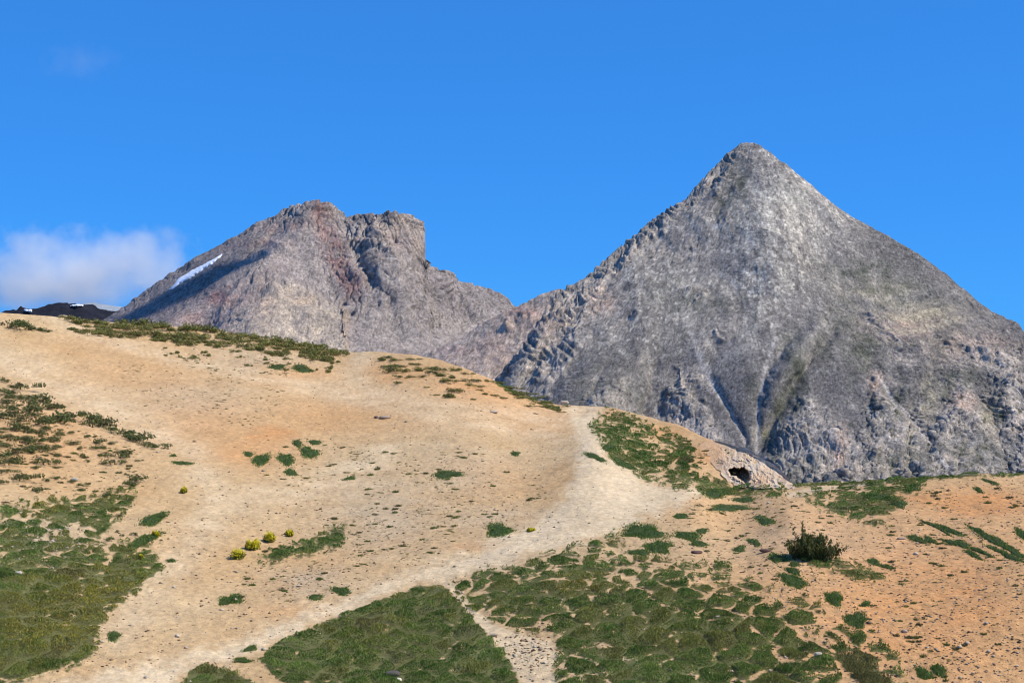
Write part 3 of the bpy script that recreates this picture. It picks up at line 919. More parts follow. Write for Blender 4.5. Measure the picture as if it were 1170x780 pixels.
# ---- snow fields lying on the rock
def snow(poly, depth, lift, label, step=1.0, tip=0.0):
    p = np.asarray(poly, float)
    us = np.arange(p[:, 0].min() - 1, p[:, 0].max() + 1, step)
    vs = np.arange(p[:, 1].min() - 1, p[:, 1].max() + 1, step)
    U, V = np.meshgrid(us, vs)
    s = poly_sdf(U, V, poly) + 1.5 * fbm(uv3(U, V), 5, 3, .6, 140)
    mid = np.polyval(np.polyfit(p[:, 0], p[:, 1], 1), U)
    P = unproject(U, V, depth(U, V) - (V - mid) * tip  - lift * sstep(2, -2.5, s) + 4 + 3.0 * fbm(uv3(U, V), 8, 3, .5, 141))
    fc = grid_faces(*U.shape)
    keep = s.ravel()[fc].mean(1) < 0.3
    fc = fc[keep]
    ids, inv = np.unique(fc.ravel(), return_inverse=True)
    o = link('snow_patch', mk_mesh('snow_patch', P.reshape(-1, 3)[ids], inv.reshape(-1, 4)[:, ::-1], M_snow, np.broadcast_to(np.array((.86, .88, .92)), (len(ids), 3)), True))
    return tag(o, label, 'snow patch', 'old snow on the mountains', 'thing')


snow([(190, 332), (199, 324), (204, 317), (213, 312), (219, 307.5), (225, 305), (238, 297.5), (246, 294), (255, 289), (251, 294.5), (241, 303), (233, 307), (228, 311), (215, 319), (206, 323.5), (198, 330)], cr_depth, 19,
     'long white snow streak slanting across the shoulder of the craggy mountain', .8, 1.3)
snow([(81, 348.6), (88, 347.8), (95, 348), (96, 349.4), (86, 350.0), (80, 349.8)], lambda u, v: FRD(u, v), 60, 'small snow bank on the top of the dark far ridge', .6)
snow([(28, 354), (34, 353.6), (37, 354), (36, 356), (30, 356.4)], lambda u, v: FRD(u, v), 60, 'tiny snow spot low on the end of the dark far ridge', .6)

# ------------------------------------------------------------------ plants
def px_m(u, v):
    """metres per photo pixel on a plane facing the camera, at the ground seen there"""
    return GD(u, v) / F


def ground_n(u, v):
    e = 2.0
    a = ground_raw(u + e, v) - ground_raw(u - e, v)
    b = ground_raw(u, v - e) - ground_raw(u, v + e)
    n = np.cross(a, b)
    return n / np.linalg.norm(n, axis=-1)[..., None]


def blades(base, up, h, w, lean=0.6, g=rng):
    """one curved triangle per blade; returns vertices (N*3) and faces"""
    n = len(base)
    a = g.uniform(0, 2 * np.pi, n)
    t = np.stack([np.cos(a), np.sin(a), np.zeros(n)], -1)
    b = g.uniform(0, 2 * np.pi, n)
    l = np.stack([np.cos(b), np.sin(b), np.zeros(n)], -1) * (g.uniform(0.05, 1, n) * lean)[:, None]
    tip = base + (up + l) * h[:, None]
    V = np.stack([base - t * w[:, None] * .5, base + t * w[:, None] * .5, tip], 1).reshape(-1, 3)
    return V, np.arange(n * 3).reshape(-1, 3)


def leaves(c, size, g, nrm=None, flat=0.5):
    """a diamond leaf at each centre"""
    n = len(c)
    a = g.normal(size=(n, 3))
    if nrm is not None:
        a = a - nrm * (np.sum(a * nrm, -1) * flat)[:, None]
    a /= np.linalg.norm(a, axis=1)[:, None]
    b = g.normal(size=(n, 3))
    b = np.cross(a, b)
    b /= np.linalg.norm(b, axis=1)[:, None]
    s = size[:, None]
    V = np.stack([c - a * s, c + b * s * .45, c + a * s, c - b * s * .45], 1).reshape(-1, 3)
    return V, np.arange(n * 4).reshape(-1, 4)


G_DEEP = np.array((0.072, 0.140, 0.024))
G_MID = np.array((0.195, 0.280, 0.060))
G_OLIVE = np.array((0.215, 0.195, 0.050))
G_YEL = np.array((0.400, 0.340, 0.050))
G_BROWN = np.array((0.120, 0.085, 0.050))
G_GREY = np.array((0.105, 0.115, 0.075))


def turf_color(P, u, v, g):
    n = len(P)
    n1 = fbm(P * [1, 1, 0], 3.0, 3, .6, 201)
    n2 = fbm(P * [1, 1, 0], 0.6, 2, .6, 202)
    f1, f2, cid = worley(P[:, 0] + .25 * perlin(P * [1, 1, 0], .8, 29), P[:, 1] * .8 + .25 * perlin(P * [1, 1, 0], .8, 30), .95, 3)
    c = mix(np.broadcast_to(G_DEEP, (n, 3)), G_MID, np.clip(.45 + (cid - .5) * .9 + n1 * 1.0 + n2 * 1.1 + g.normal(0, .2, n), 0, 1))
    yel = blobs(u, v, [(110, 680, 70, 30, 1.0), (60, 715, 70, 34, .95), (130, 655, 40, 12, .7), (55, 580, 18, 10, .8), (30, 760, 40, 15, .4), (655, 668, 35, 12, .7), (430, 730, 70, 22, .25), (560, 690, 60, 20, .25), (760, 560, 60, 12, .2), (800, 720, 150, 30, .15)])
    c = mix(c, G_OLIVE, np.clip(yel * (1.0 + 1.3 * n2) + .12 + n2 * .4, 0, .9))
    c = mix(c, G_OLIVE * 1.15, ((cid * 7.3) % 1 < .26) * .6)
    c = mix(c, G_BROWN * 1.2, ((cid * 13.7) % 1 < .06) * .4)
    c = mix(c, G_YEL, (g.random(n) < yel * (.25 + .5 * cid)) * .9)
    br = np.clip(sstep(.1, .35, fbm(P * [1, 1, 0], 1.3, 3, .6, 203)) + blobs(u, v, [(690, 680, 25, 10, .8), (110, 700, 40, 14, .5), (620, 676, 15, 6, .6)]), 0, 1)
    c = mix(c, G_BROWN, br * .4 * (g.random(n) < .6))
    return c * (g.uniform(.7, 1.3, n) * (1 + .35 * fbm(P * [1, 1, 0], 1.1, 3, .6, 206)))[:, None]


def build_turf():
    g = np.random.default_rng(21)
    Vs, Fs, Cs, off = [], [], [], 0
    N = 1500000
    for nm, poly in TURF.items():
        p = np.asarray(poly, float)
        x0, x1 = max(p[:, 0].min() - 6, -190), min(p[:, 0].max() + 6, 1215)
        y0, y1 = p[:, 1].min() - 6, min(p[:, 1].max() + 6, 812)
        n = int((x1 - x0) * (y1 - y0) * 7.5)
        u, v = g.uniform(x0, x1, n), g.uniform(y0, y1, n)
        ok = (poly_sdf(u, v, poly) < 7) & (v > crest(u) + 0.5)
        u, v = u[ok], v[ok]
        m = turf_mask(u, v)
        r = GD(u, v)
        ok = g.random(len(u)) < m * np.clip(r / 100, .45, 1.0) * np.clip(.75 + 1.1 * fbm(uv3(u * .6, v, 8), 7, 3, .65, 28), .25, 1)
        u, v, r = u[ok], v[ok], r[ok]
        P = ground(u, v)
        cl = np.clip(.5 + 1.3 * fbm(P * [1, 1, 0], .55, 2, .6, 204) + .5 * fbm(P * [1, 1, 0], 2.2, 2, .6, 205), .05, 1.3)
        h = (0.018 + 0.062 * cl) * g.uniform(.6, 1.3, len(u)) * np.where(r > 80, 1.5, 1)
        w = g.uniform(.024, .055, len(u)) * (r / 55)
        f1, f2, cid = worley(P[:, 0] + .25 * perlin(P * [1, 1, 0], .8, 29), P[:, 1] * .8 + .25 * perlin(P * [1, 1, 0], .8, 30), .95, 3)
        dome = sstep(0, .42, f2 - f1)
        h = h * (.45 + .75 * dome)
        P = P + np.stack([0 * h, 0 * h, (.04 + .10 * cid) * dome], -1)
        V, f = blades(P - [0, 0, .01], np.array([0, 0, 1.0]), h, w, .9, g)
        c = np.repeat(turf_color(P, u, v, g), 3, 0)
        Vs.append(V); Fs.append(f + off); Cs.append(c)
        off += len(V)
    V, f, c = np.concatenate(Vs), np.concatenate(Fs), np.concatenate(Cs)
    o = link('grass', mk_mesh('grass', V, f, M_grass, c))
    tag(o, 'short dark green alpine turf spreading over the sandy slope', 'grass', kind='stuff')


build_turf()


# ---- separate cushions of turf, each lying on the sand
def mat_plant(u, v, a, b, label, tilt=0.0, group='round green mats on the sand', name='cushion_plant', grey=0.2, tall=1.0):
    g = np.random.default_rng(int(u * 13 + v * 7))
    n = int(a * b * 3.14 * 3.4) + 60
    q = np.sqrt(g.random(n)) * 1.06 + (g.random(n) < .16) * g.random(n) * .45
    th = g.uniform(0, 2 * np.pi, n)
    edge = 1 + .22 * np.sin(th * 2 + u) + .16 * np.sin(th * 3 + v) + .09 * np.sin(th * 5 + u * 2) + .05 * np.sin(th * 9 + v)
    x = q * np.cos(th) * edge
    y = q * np.sin(th) * edge
    du = a * x
    dv = b * y + tilt * du
    U, V = u + du, v + dv
    ok = V > crest(U) + .3
    U, V, q = U[ok], V[ok], q[ok]
    P = ground(U, V)
    r = GD(U, V)
    n = len(U)
    P[:, 2] += 0.05 * tall * np.clip(1 - q * q, 0, 1)
    h = g.uniform(.02, .07, n) * tall
    nd, nq = 36, 7
    tq, tt = np.meshgrid(np.linspace(.02, .84, nq), np.linspace(0, 2 * np.pi, nd, endpoint=False), indexing='ij')
    te = 1 + .22 * np.sin(tt * 2 + u) + .16 * np.sin(tt * 3 + v) + .09 * np.sin(tt * 5 + u * 2) + .05 * np.sin(tt * 9 + v)
    dx, dy = a * tq * np.cos(tt) * te, b * tq * np.sin(tt) * te
    DU, DV = u + dx, v + dy + tilt * dx
    DV = np.maximum(DV, crest(DU) + .3)
    DP = ground(DU, DV)
    DP[..., 2] += .055 * tall * np.clip(1 - tq * tq, 0, 1) * g.uniform(.7, 1.2, tq.shape) + .004 - .05 * (tq > .8)
    DP = DP.reshape(-1, 3)
    DF = np.array([(i * nd + j, (i + 1) * nd + j, (i + 1) * nd + (j + 1) % nd, i * nd + (j + 1) % nd) for i in range(nq - 1) for j in range(nd)])
    DF = np.concatenate([DF[:, [0, 1, 2]], DF[:, [0, 2, 3]]])
    V3, f = blades(P - [0, 0, .02], np.array([0, 0, 1.0]), h + .02, g.uniform(.025, .05, n) * r / 55, .9, g)
    n2 = fbm(P * [1, 1, 0], .5, 2, .6, 211)
    h = h * np.clip(.6 + 1.4 * fbm(P * [1, 1, 0], .35, 2, .6, 212), .15, 1.5) * 1.3
    c = mix(np.broadcast_to(G_DEEP * 1.0, (n, 3)), G_MID * .95, np.clip(.45 + n2 + g.normal(0, .25, n), 0, 1))
    c = mix(c, G_GREY, np.clip(grey + .8 * n2, 0, 1) * (g.random(n) < .5))
    c *= g.uniform(.75, 1.25, n)[:, None]
    base = ground(np.array(u), np.array(v))
    cd = mix(np.broadcast_to(G_DEEP * .6, DP.shape), G_BROWN * .8, g.random(len(DP)) * .6)
    o = link(name, mk_mesh(name, np.concatenate([V3, DP]) - base, np.concatenate([f, DF + len(V3)]), M_grass, np.concatenate([np.repeat(c, 3, 0), cd])), loc=tuple(base))
    tag(o, label, 'cushion plant', group)
    return o


MATS = [
    (735, 609, 26, 8, 'wide oval green mat beside the main path, above the broken turf', 0), (833, 580, 26, 4, 'long flat green mat on the sand under the knoll turf', 0),
    (873, 593, 13, 4.5, 'small oval green mat above the dark spiky bush', .1), (786, 613, 14, 5.5, 'round green mat, larger of a cluster of three on the pebbly sand', 0),
    (802, 607, 8, 3, 'small green mat, topmost of a cluster of three on the pebbly sand', 0), (798, 622, 10, 3.5, 'small green mat, lowest of a cluster of three on the pebbly sand', 0),
    (752, 626, 19, 6, 'oblong green mat between the oval mat by the path and the turf', 0), (730, 633, 12, 4, 'low green mat squeezed between an oblong mat and the turf edge', 0),
    (861, 620, 8, 3.5, 'tiny green mat above and left of the bush on orange sand', .2), (845, 627, 7, 3.5, 'faint dry olive mat among the pebbles left of the bush', 0),
    (889, 637, 12, 5, 'dark oval green mat just below left of the spiky bush', .15), (908, 643, 6, 2.8, 'little green mat beside a larger oval one below the bush', .2),
    (906, 652, 8, 4, 'tilted narrow green mat right above the roundest mat', .3), (906, 663, 13.5, 8, 'plump round dark green mat alone on bare sand', .2),
    (953, 683, 11.5, 7, 'leaning green mat on bare sand at the edge of the broken turf', .3), (989, 690, 5.5, 3.2, 'tiny round mat on its own in bare orange sand', 0),
    (978, 708, 14, 8, 'grey green rounded mat above the last lobe of broken turf', .15), (998, 640, 9, 3.2, 'dark thin mat to the upper right of the spiky bush strip', .15),
    (1013, 646, 7, 3, 'short thin mat next to the end of the strip under the bush', .3), (1056, 768, 9, 6.5, 'lower green mat of a pair at the bottom right', .2),
    (1073, 765, 10, 5.5, 'upper green mat of a pair at the bottom right', .3), (1120, 608, 12, 3, 'narrow green streak at the top of the long streaks on orange sand', .55),
    (1145, 622, 30, 5, 'longest slanting green streak on the orange slope', .5), (1150, 633, 22, 3.4, 'slanting green streak under the longest one on orange sand', .42),
    (1170, 611, 10, 6, 'stubby slanting green mat cut by the right edge', .6), (1086, 606, 20, 2.6, 'thin slanting green streak in the orange hollow', .35),
    (1070, 603, 18, 2.2, 'very thin slanting streak left of the one in the orange hollow', .5), (1048, 616, 14, 2.8, 'thin dark mat below the saddle turf', .3),
    (1062, 617, 7, 3.2, 'dark tuft like mat at the end of a thin mat below the saddle turf', .2), (1095, 621, 14, 4, 'brown green ragged mat below the orange hollow', .2),
    (1120, 630, 13, 2.8, 'thin slanting mat under the ragged brown green one', .4), (1112, 634, 11, 2.6, 'second thin slanting mat under the ragged brown green one', .4),
    (1000, 567, 14, 5, 'green mat standing free in a gap of the saddle turf', 0), (1028, 576, 10, 4, 'grey green mat on the edge of the saddle turf', .1), (1040, 560, 10, 3, 'dark mat near the skyline right of the saddle turf', .05),
    (1132, 551, 9, 2.2, 'tiny slanting mat on pebbly red earth below the skyline', .3), (1118, 559, 6, 2, 'smallest slanting mat on pebbly red earth', .3),
    (345, 421, 13, 4.6, 'rounded bright green mat under the crest scrub', .05), (317, 419, 10, 3.2, 'flat bright green mat left of the rounded one under the crest scrub', .05),
    (512, 542, 18, 5, 'thin grey green mat on stones in the middle of the slope', .05), (570, 605, 17, 7.5, 'olive brown mound of cushion on the stony slope above the path', .05),
    (266, 684, 11, 6, 'dark rounded mat, larger of two touching mats near the path bend', 0), (256, 686, 7, 4, 'smaller dark mat touching a rounded one near the path bend', 0),
    (361, 683, 8, 3.5, 'dark low mat on stones just above the main path', 0), (390, 676, 11, 4.5, 'wide low mat at the right end of stones above the main path', 0),
    (298, 525, 10, 7.5, 'dark round mat at the left of the mid slope cluster', 0), (327, 525, 9.5, 7.5, 'dark round mat in the middle of the mid slope cluster', 0),
    (353, 517, 10, 8, 'dark ragged mat at the right of the mid slope cluster', .1), (360, 506, 7, 3, 'small dark mat topmost of the mid slope cluster', 0), (340, 507, 5, 4, 'little dark mat at the top of the mid slope cluster', 0),
    (332, 540, 9, 4, 'flat green mat under the mid slope cluster', 0), (284, 518, 5, 3.5, 'nearly black small mat left of the mid slope cluster', 0),
    (399, 546, 7.5, 2.4, 'olive thin mat alone on bare slope right of the cluster', -.1), (589, 519, 6, 3, 'small green mat alone on the bare sand before the saddle', .05),
    (209, 531, 11, 2.4, 'flat dark mat alone beside the pale track', .08), (198, 522, 3.5, 2, 'tiny dark mat beside the pale track above a flat one', 0),
    (176, 593, 15, 7, 'dark ragged patch beside the top of the left meadow', -.5), (165, 617, 16, 6, 'green lobe beside the right tip of the left meadow', -.4), (130, 725, 8, 5, 'single dark mat in the pale sand right of the left meadow', 0),
    (196, 640, 4.5, 2.2, 'tiny dark mat between the left meadow and the yellow bushes', 0), (286, 741, 8, 3, 'dark flat mat beside the main path above the bottom corner turf', -.1), (277, 754, 10, 3, 'broken mat near the bottom corner turf', 0),
    (820, 562, 18, 6, 'green lobe under the foot of the knoll turf', 0), (850, 570, 12, 3.5, 'flat green mat before the pale outcrop', .0), (778, 590, 10, 3, 'thin green mat where the path meets the pebbly sand', -.1),
    (680, 522, 12, 4, 'dark mat hanging at the left edge of the knoll beside the path', .35), (712, 530, 13, 5, 'ragged green mat on the path side of the knoll', .5), (695, 512, 9, 3.5, 'dark olive mat at the path edge under the knoll', .2),
    (830, 517, 7, 3.5, 'dark green mat on top of the knoll beside the outcrop', .5), (822, 530, 8, 4.5, 'grey brown mat left of the cave', .5),
    (836, 546, 8, 3, 'narrow mat at the foot of the cave', .5),
]
for u, v, a, b, lab, tl in MATS:
    mat_plant(u, v, a, b, lab, tl, 'separate green mats on the sand', grey=.35 if 'grey' in lab else .12, tall=1.3 if b > 5 else 1.0)


# ---- low shrubs: a dome of small leaves, several shapes, copied
def shrub_mesh(seed, nleaf, top, low, yellow=0.0, name='low_shrub', flat=.55):
    g = np.random.default_rng(seed)
    k = 7
    cen = np.stack([g.normal(0, .36, k), g.normal(0, .30, k), g.uniform(.05, .28, k)], -1)
    rad = g.uniform(.28, .5, k)
    idx = g.integers(0, k, nleaf)
    d = g.normal(size=(nleaf, 3))
    d /= np.linalg.norm(d, axis=1)[:, None]
    d[:, 2] = np.abs(d[:, 2]) * 1.0 - .15
    q = g.random(nleaf) ** .35
    c = cen[idx] + d * (rad[idx] * q)[:, None] * [1, 1, flat * 1.5]
    c[:, 2] = np.maximum(c[:, 2], 0.0)
    V, f = leaves(c, g.uniform(.035, .085, nleaf), g, d)
    t = np.clip(c[:, 2] / .6 + g.normal(0, .2, nleaf), 0, 1)
    col = mix(np.broadcast_to(low, (nleaf, 3)), top, t)
    col = mix(col, G_YEL, (g.random(nleaf) < yellow) * .7)
    br = (g.random(k) < .2)[idx]
    col = mix(col, G_BROWN, br * .5)
    col *= g.uniform(.7, 1.3, nleaf)[:, None]
    return mk_mesh(name, V, f, M_leaf, np.repeat(col, 4, 0))


SHRUB_A = [shrub_mesh(300 + k, 620, (0.27, 0.26, 0.080), (0.085, 0.100, 0.030), .14, 'low_shrub') for k in range(7)]
SHRUB_B = [shrub_mesh(320 + k, 520, (0.165, 0.190, 0.060), (0.055, 0.078, 0.022), .02, 'slope_shrub') for k in range(8)]


def put(name, meshes, u, v, wpx, hf, label, cat, group, g, sx=1.0, sink=0.04):
    """a copy of one of the plants; wpx = width in photo pixels, hf = height factor"""
    P = ground(np.array(float(u)), np.array(float(v)))
    s = float(wpx * px_m(u, v) / 1.35)
    if name != 'tuft':
        hf *= 2.3 if name == 'slope_shrub' else 1.85
    o = bpy.data.objects.new(name, meshes[int(g.integers(len(meshes)))])
    COL.objects.link(o)
    o.location = (P[0], P[1], P[2] - sink * s)
    rz = g.uniform(0, 2 * math.pi) if sx == 1.0 else g.normal(0, .25)
    o.rotation_euler = (g.normal(0, .05), g.normal(0, .05), rz)
    o.scale = (s * sx, s, s * hf)
    tag(o, label, cat, group)
    return o


g = np.random.default_rng(77)
CREST_SCRUB = [(75, 367), (110, 366), (170, 370), (230, 376), (300, 384), (350, 394), (386, 402), (391, 412), (382, 418), (350, 412), (310, 406), (270, 402), (235, 398), (190, 392), (150, 388), (115, 385), (84, 379)]
cnt = 0
pts = []
while cnt < 104:
    u, v = g.uniform(74, 392), g.uniform(366, 420)
    c0 = float(crest(u))
    if poly_sdf(np.array(u), np.array(v), CREST_SCRUB) > 0 or v < c0 + 1.5:
        continue
    if any(abs(u - a) < 6 and abs(v - b) < 2.2 for a, b in pts):
        continue
    pts.append((u, v))
    cnt += 1
    near = min(1.0, (v - c0) / 30)
    put('low_shrub', SHRUB_A, u, v, g.uniform(11, 21) * (1 - .35 * near), g.uniform(.5, .85), 'low olive green shrub in the scrub lining the left crest', 'shrub', 'scrub along the left crest', g, 1.25)
for k in range(34):      # thin fringe below the scrub
    u = g.uniform(170, 395)
    v = float(np.interp(u, [170, 230, 300, 395], [396, 404, 412, 420])) + g.uniform(-4, 9)
    put('low_shrub', SHRUB_A, u, v, g.uniform(4, 8), g.uniform(.6, .9), 'small straggling shrub on bare earth below the crest scrub', 'shrub', 'fringe of small shrubs below the crest scrub', g)
for u, v, w, lab in [(8, 375, 26, 'broad dark shrub cut by the left edge at the crest'), (21, 370, 13, 'upright dark shrub highest at the left end of the crest'), (29, 373, 14, 'brownish shrub leaning off the highest left crest one'),
                     (32, 376, 12, 'low brown shrub under the leaning brownish crest one'), (45, 378, 16, 'flat reddish brown shrub on the bare left crest'), (55, 379, 8, 'tiny reddish shrub at the end of the left crest group')]:
    put('low_shrub', SHRUB_B, u, v, w, .5, lab, 'shrub', None, g, 1.2)

# second group on the crest beside the notch
for u, v, w in [(437, 412, 12), (443, 409, 10), (452, 412, 12), (440, 420, 14), (448, 425, 16), (455, 420, 16), (463, 425, 14), (456, 432, 10), (455, 439, 8), (470, 412, 10), (474, 417, 12), (480, 423, 14), (484, 431, 9),
                (494, 421, 11), (500, 424, 16), (505, 430, 15), (497, 428, 14), (512, 437, 17), (518, 432, 10), (523, 424, 12), (536, 437, 16), (538, 441, 12), (548, 443, 9), (520, 447, 15), (514, 454, 17), (498, 451, 7), (555, 450, 9),
                (549, 446, 7), (558, 436, 9), (575, 455, 8), (590, 452, 18), (596, 455, 12), (605, 464, 9), (532, 428, 9), (470, 431, 9), (489, 443, 6), (565, 452, 8), (612, 473, 5), (540, 456, 6)]:
    put('low_shrub', SHRUB_A if g.random() < .6 else SHRUB_B, u, v, w, g.uniform(.4, .65), 'low dark shrub on the crest right of the sandy notch', 'shrub', 'shrubs right of the sandy notch', g, 1.15)
for u, v, w in [(620, 460, 20), (630, 464, 20), (636, 467, 16), (608, 455, 16), (598, 449, 16), (585, 443, 16), (572, 437, 14), (640, 470, 9)]:
    put('low_shrub', SHRUB_A, u, v + 1, w, .35, 'flat green shrub on the skyline falling towards the saddle', 'shrub', 'flat shrubs on the falling skyline', g, 1.5)

# ---- dark clumps of the left slope
CL = [(62, 466, 18), (38, 456, 26), (30, 462, 14), (14, 441, 8), (5, 435, 10), (24, 444, 18), (10, 448, 16), (32, 469, 22), (52, 459, 9), (10, 459, 18), (75, 478, 28), (60, 477, 8), (95, 474, 11), (103, 480, 18), (101, 484, 12), (122, 487, 22), (130, 492, 12),
      (68, 481, 26), (83, 494, 8), (102, 499, 9), (108, 499, 6), (113, 507, 12), (112, 513, 12), (85, 508, 13), (92, 513, 8), (67, 511, 10), (67, 519, 10), (91, 520, 8), (101, 526, 6), (49, 529, 16), (42, 533, 10), (54, 547, 9), (23, 549, 18), (30, 546, 14),
      (82, 548, 9), (90, 553, 8), (93, 558, 9), (120, 565, 9), (44, 561, 14), (5, 530, 14), (2, 540, 14), (9, 520, 20), (20, 517, 16), (36, 515, 18), (28, 505, 20), (12, 500, 16), (48, 505, 14), (44, 495, 16), (30, 492, 16), (62, 495, 12), (58, 503, 14), (12, 488, 18),
      (2, 478, 20), (18, 474, 20), (25, 481, 14), (40, 484, 22), (50, 490, 12), (12, 466, 16), (4, 452, 12), (22, 454, 14), (38, 474, 12), (0, 500, 12), (6, 510, 14), (56, 514, 12), (18, 526, 18), (0, 552, 12), (148, 496, 20), (160, 505, 22), (170, 510, 18), (176, 513, 12), (152, 502, 16),
      (142, 518, 12), (135, 522, 14), (123, 521, 10), (126, 530, 14), (140, 517, 9), (128, 508, 9), (157, 549, 16), (150, 552, 12), (158, 527, 6), (118, 512, 8), (145, 541, 6), (137, 588, 8), (133, 605, 5), (154, 609, 7), (188, 607, 4), (140, 610, 5), (124, 616, 9), (183, 589, 7), (183, 615, 4), (170, 613, 7)]
for u, v, w in CL:
    put('slope_shrub', SHRUB_B, u, v + 2, w * 1.05, g.uniform(.42, .7), 'dark green clump on the terraced sandy slope above the left meadow', 'shrub', 'dark clumps above the left meadow', g, 1.2 if w > 10 else 1.0)
for k in range(30):
    u, v = g.uniform(-20, 66), g.uniform(428, 556)
    if v < 428 + u * .45:
        continue
    put('slope_shrub', SHRUB_B, u, v, g.uniform(5, 12), g.uniform(.4, .6), 'dark green clump on the terraced sandy slope above the left meadow', 'shrub', 'dark clumps above the left meadow', g, 1.25)


# ---- bushes in yellow flower: foliage and flowers
def yellow_bush(u, v, w, h, fl, label):
    g = np.random.default_rng(int(u * 3 + v))
    s = float(px_m(u, v))
    W, H = w * s * .48, h * s * .66
    base = ground(np.array(float(u)), np.array(float(v)))
    r = bpy.data.objects.new('flowering_bush', None)
    COL.objects.link(r)
    r.location = tuple(base)
    tag(r, label, 'bush', 'yellow flowering bushes')

    def cloud(n, zlo, zhi, size, colf, name, mat):
        g2 = np.random.default_rng(int(u * 5 + v))
        th = g.uniform(0, 2 * np.pi, n)
        z = g.uniform(zlo, zhi, n)
        rr = np.sqrt(np.clip(1 - np.maximum(z - .3, 0) ** 2 * 1.9 - np.maximum(.3 - z, 0) ** 2 * 3, .05, 1)) * (.55 + .45 * g.random(n) ** .5) * (1 + .32 * np.sin(th * 3 + u) + .2 * np.sin(th * 5 + v + z * 6))
        lx, ly, lr = g2.normal(0, .42, 5), g2.normal(0, .42, 5), g2.uniform(.42, .75, 5)
        li = g.integers(0, 5, n)
        z = z * (.55 + .6 * lr[li])
        c = np.stack([(np.cos(th) * rr * lr[li] + lx[li]) * W, (np.sin(th) * rr * lr[li] + ly[li]) * W, z * H * (1 + .28 * np.sin(th * 4 + u)) + g.normal(0, .03, n)], -1)
        V, f = leaves(c, g.uniform(.6, 1.3, n) * size, g)
        return link(name, mk_mesh(name, V, f, mat, np.repeat(colf(n), 4, 0)), r)
    cloud(900, 0.0, .8, .032, lambda n: mix(np.broadcast_to((0.05, 0.07, 0.015), (n, 3)), (0.12, .14, .03), g.random(n)) * 1.0, 'foliage', M_leaf)
    if fl > 0:
        cloud(int(800 * fl), .30, 1.0, .042, lambda n: mix(np.broadcast_to((0.88, 0.74, 0.03), (n, 3)), (0.70, .62, .04), g.random(n)), 'flowers', M_flower)
    return r


yellow_bush(272, 638, 18, 15, .8, 'green and yellow flowering bush, lowest of three on the sand')
yellow_bush(289, 629, 14, 15, 1.5, 'bright yellow flowering bush, middle of three on the sand')
yellow_bush(308, 619, 14, 14, 1.0, 'yellow topped dark bush, highest of three on the sand')
yellow_bush(331, 611, 9, 8, 1.0, 'small yellow flowering bush just above the slanting green patch')
yellow_bush(210, 563, 9, 9, .5, 'little green bush with a yellow tip alone on the pale slope')
yellow_bush(178, 612, 6, 7, 1.0, 'tiny yellow flowering sprig beside the left meadow')
yellow_bush(162, 637, 7, 6, .6, 'tiny yellow flowering tuft on the tip of the left meadow')
yellow_bush(606, 606, 7, 3.5, .9, 'flat yellow flowering tuft beside the olive brown mound')


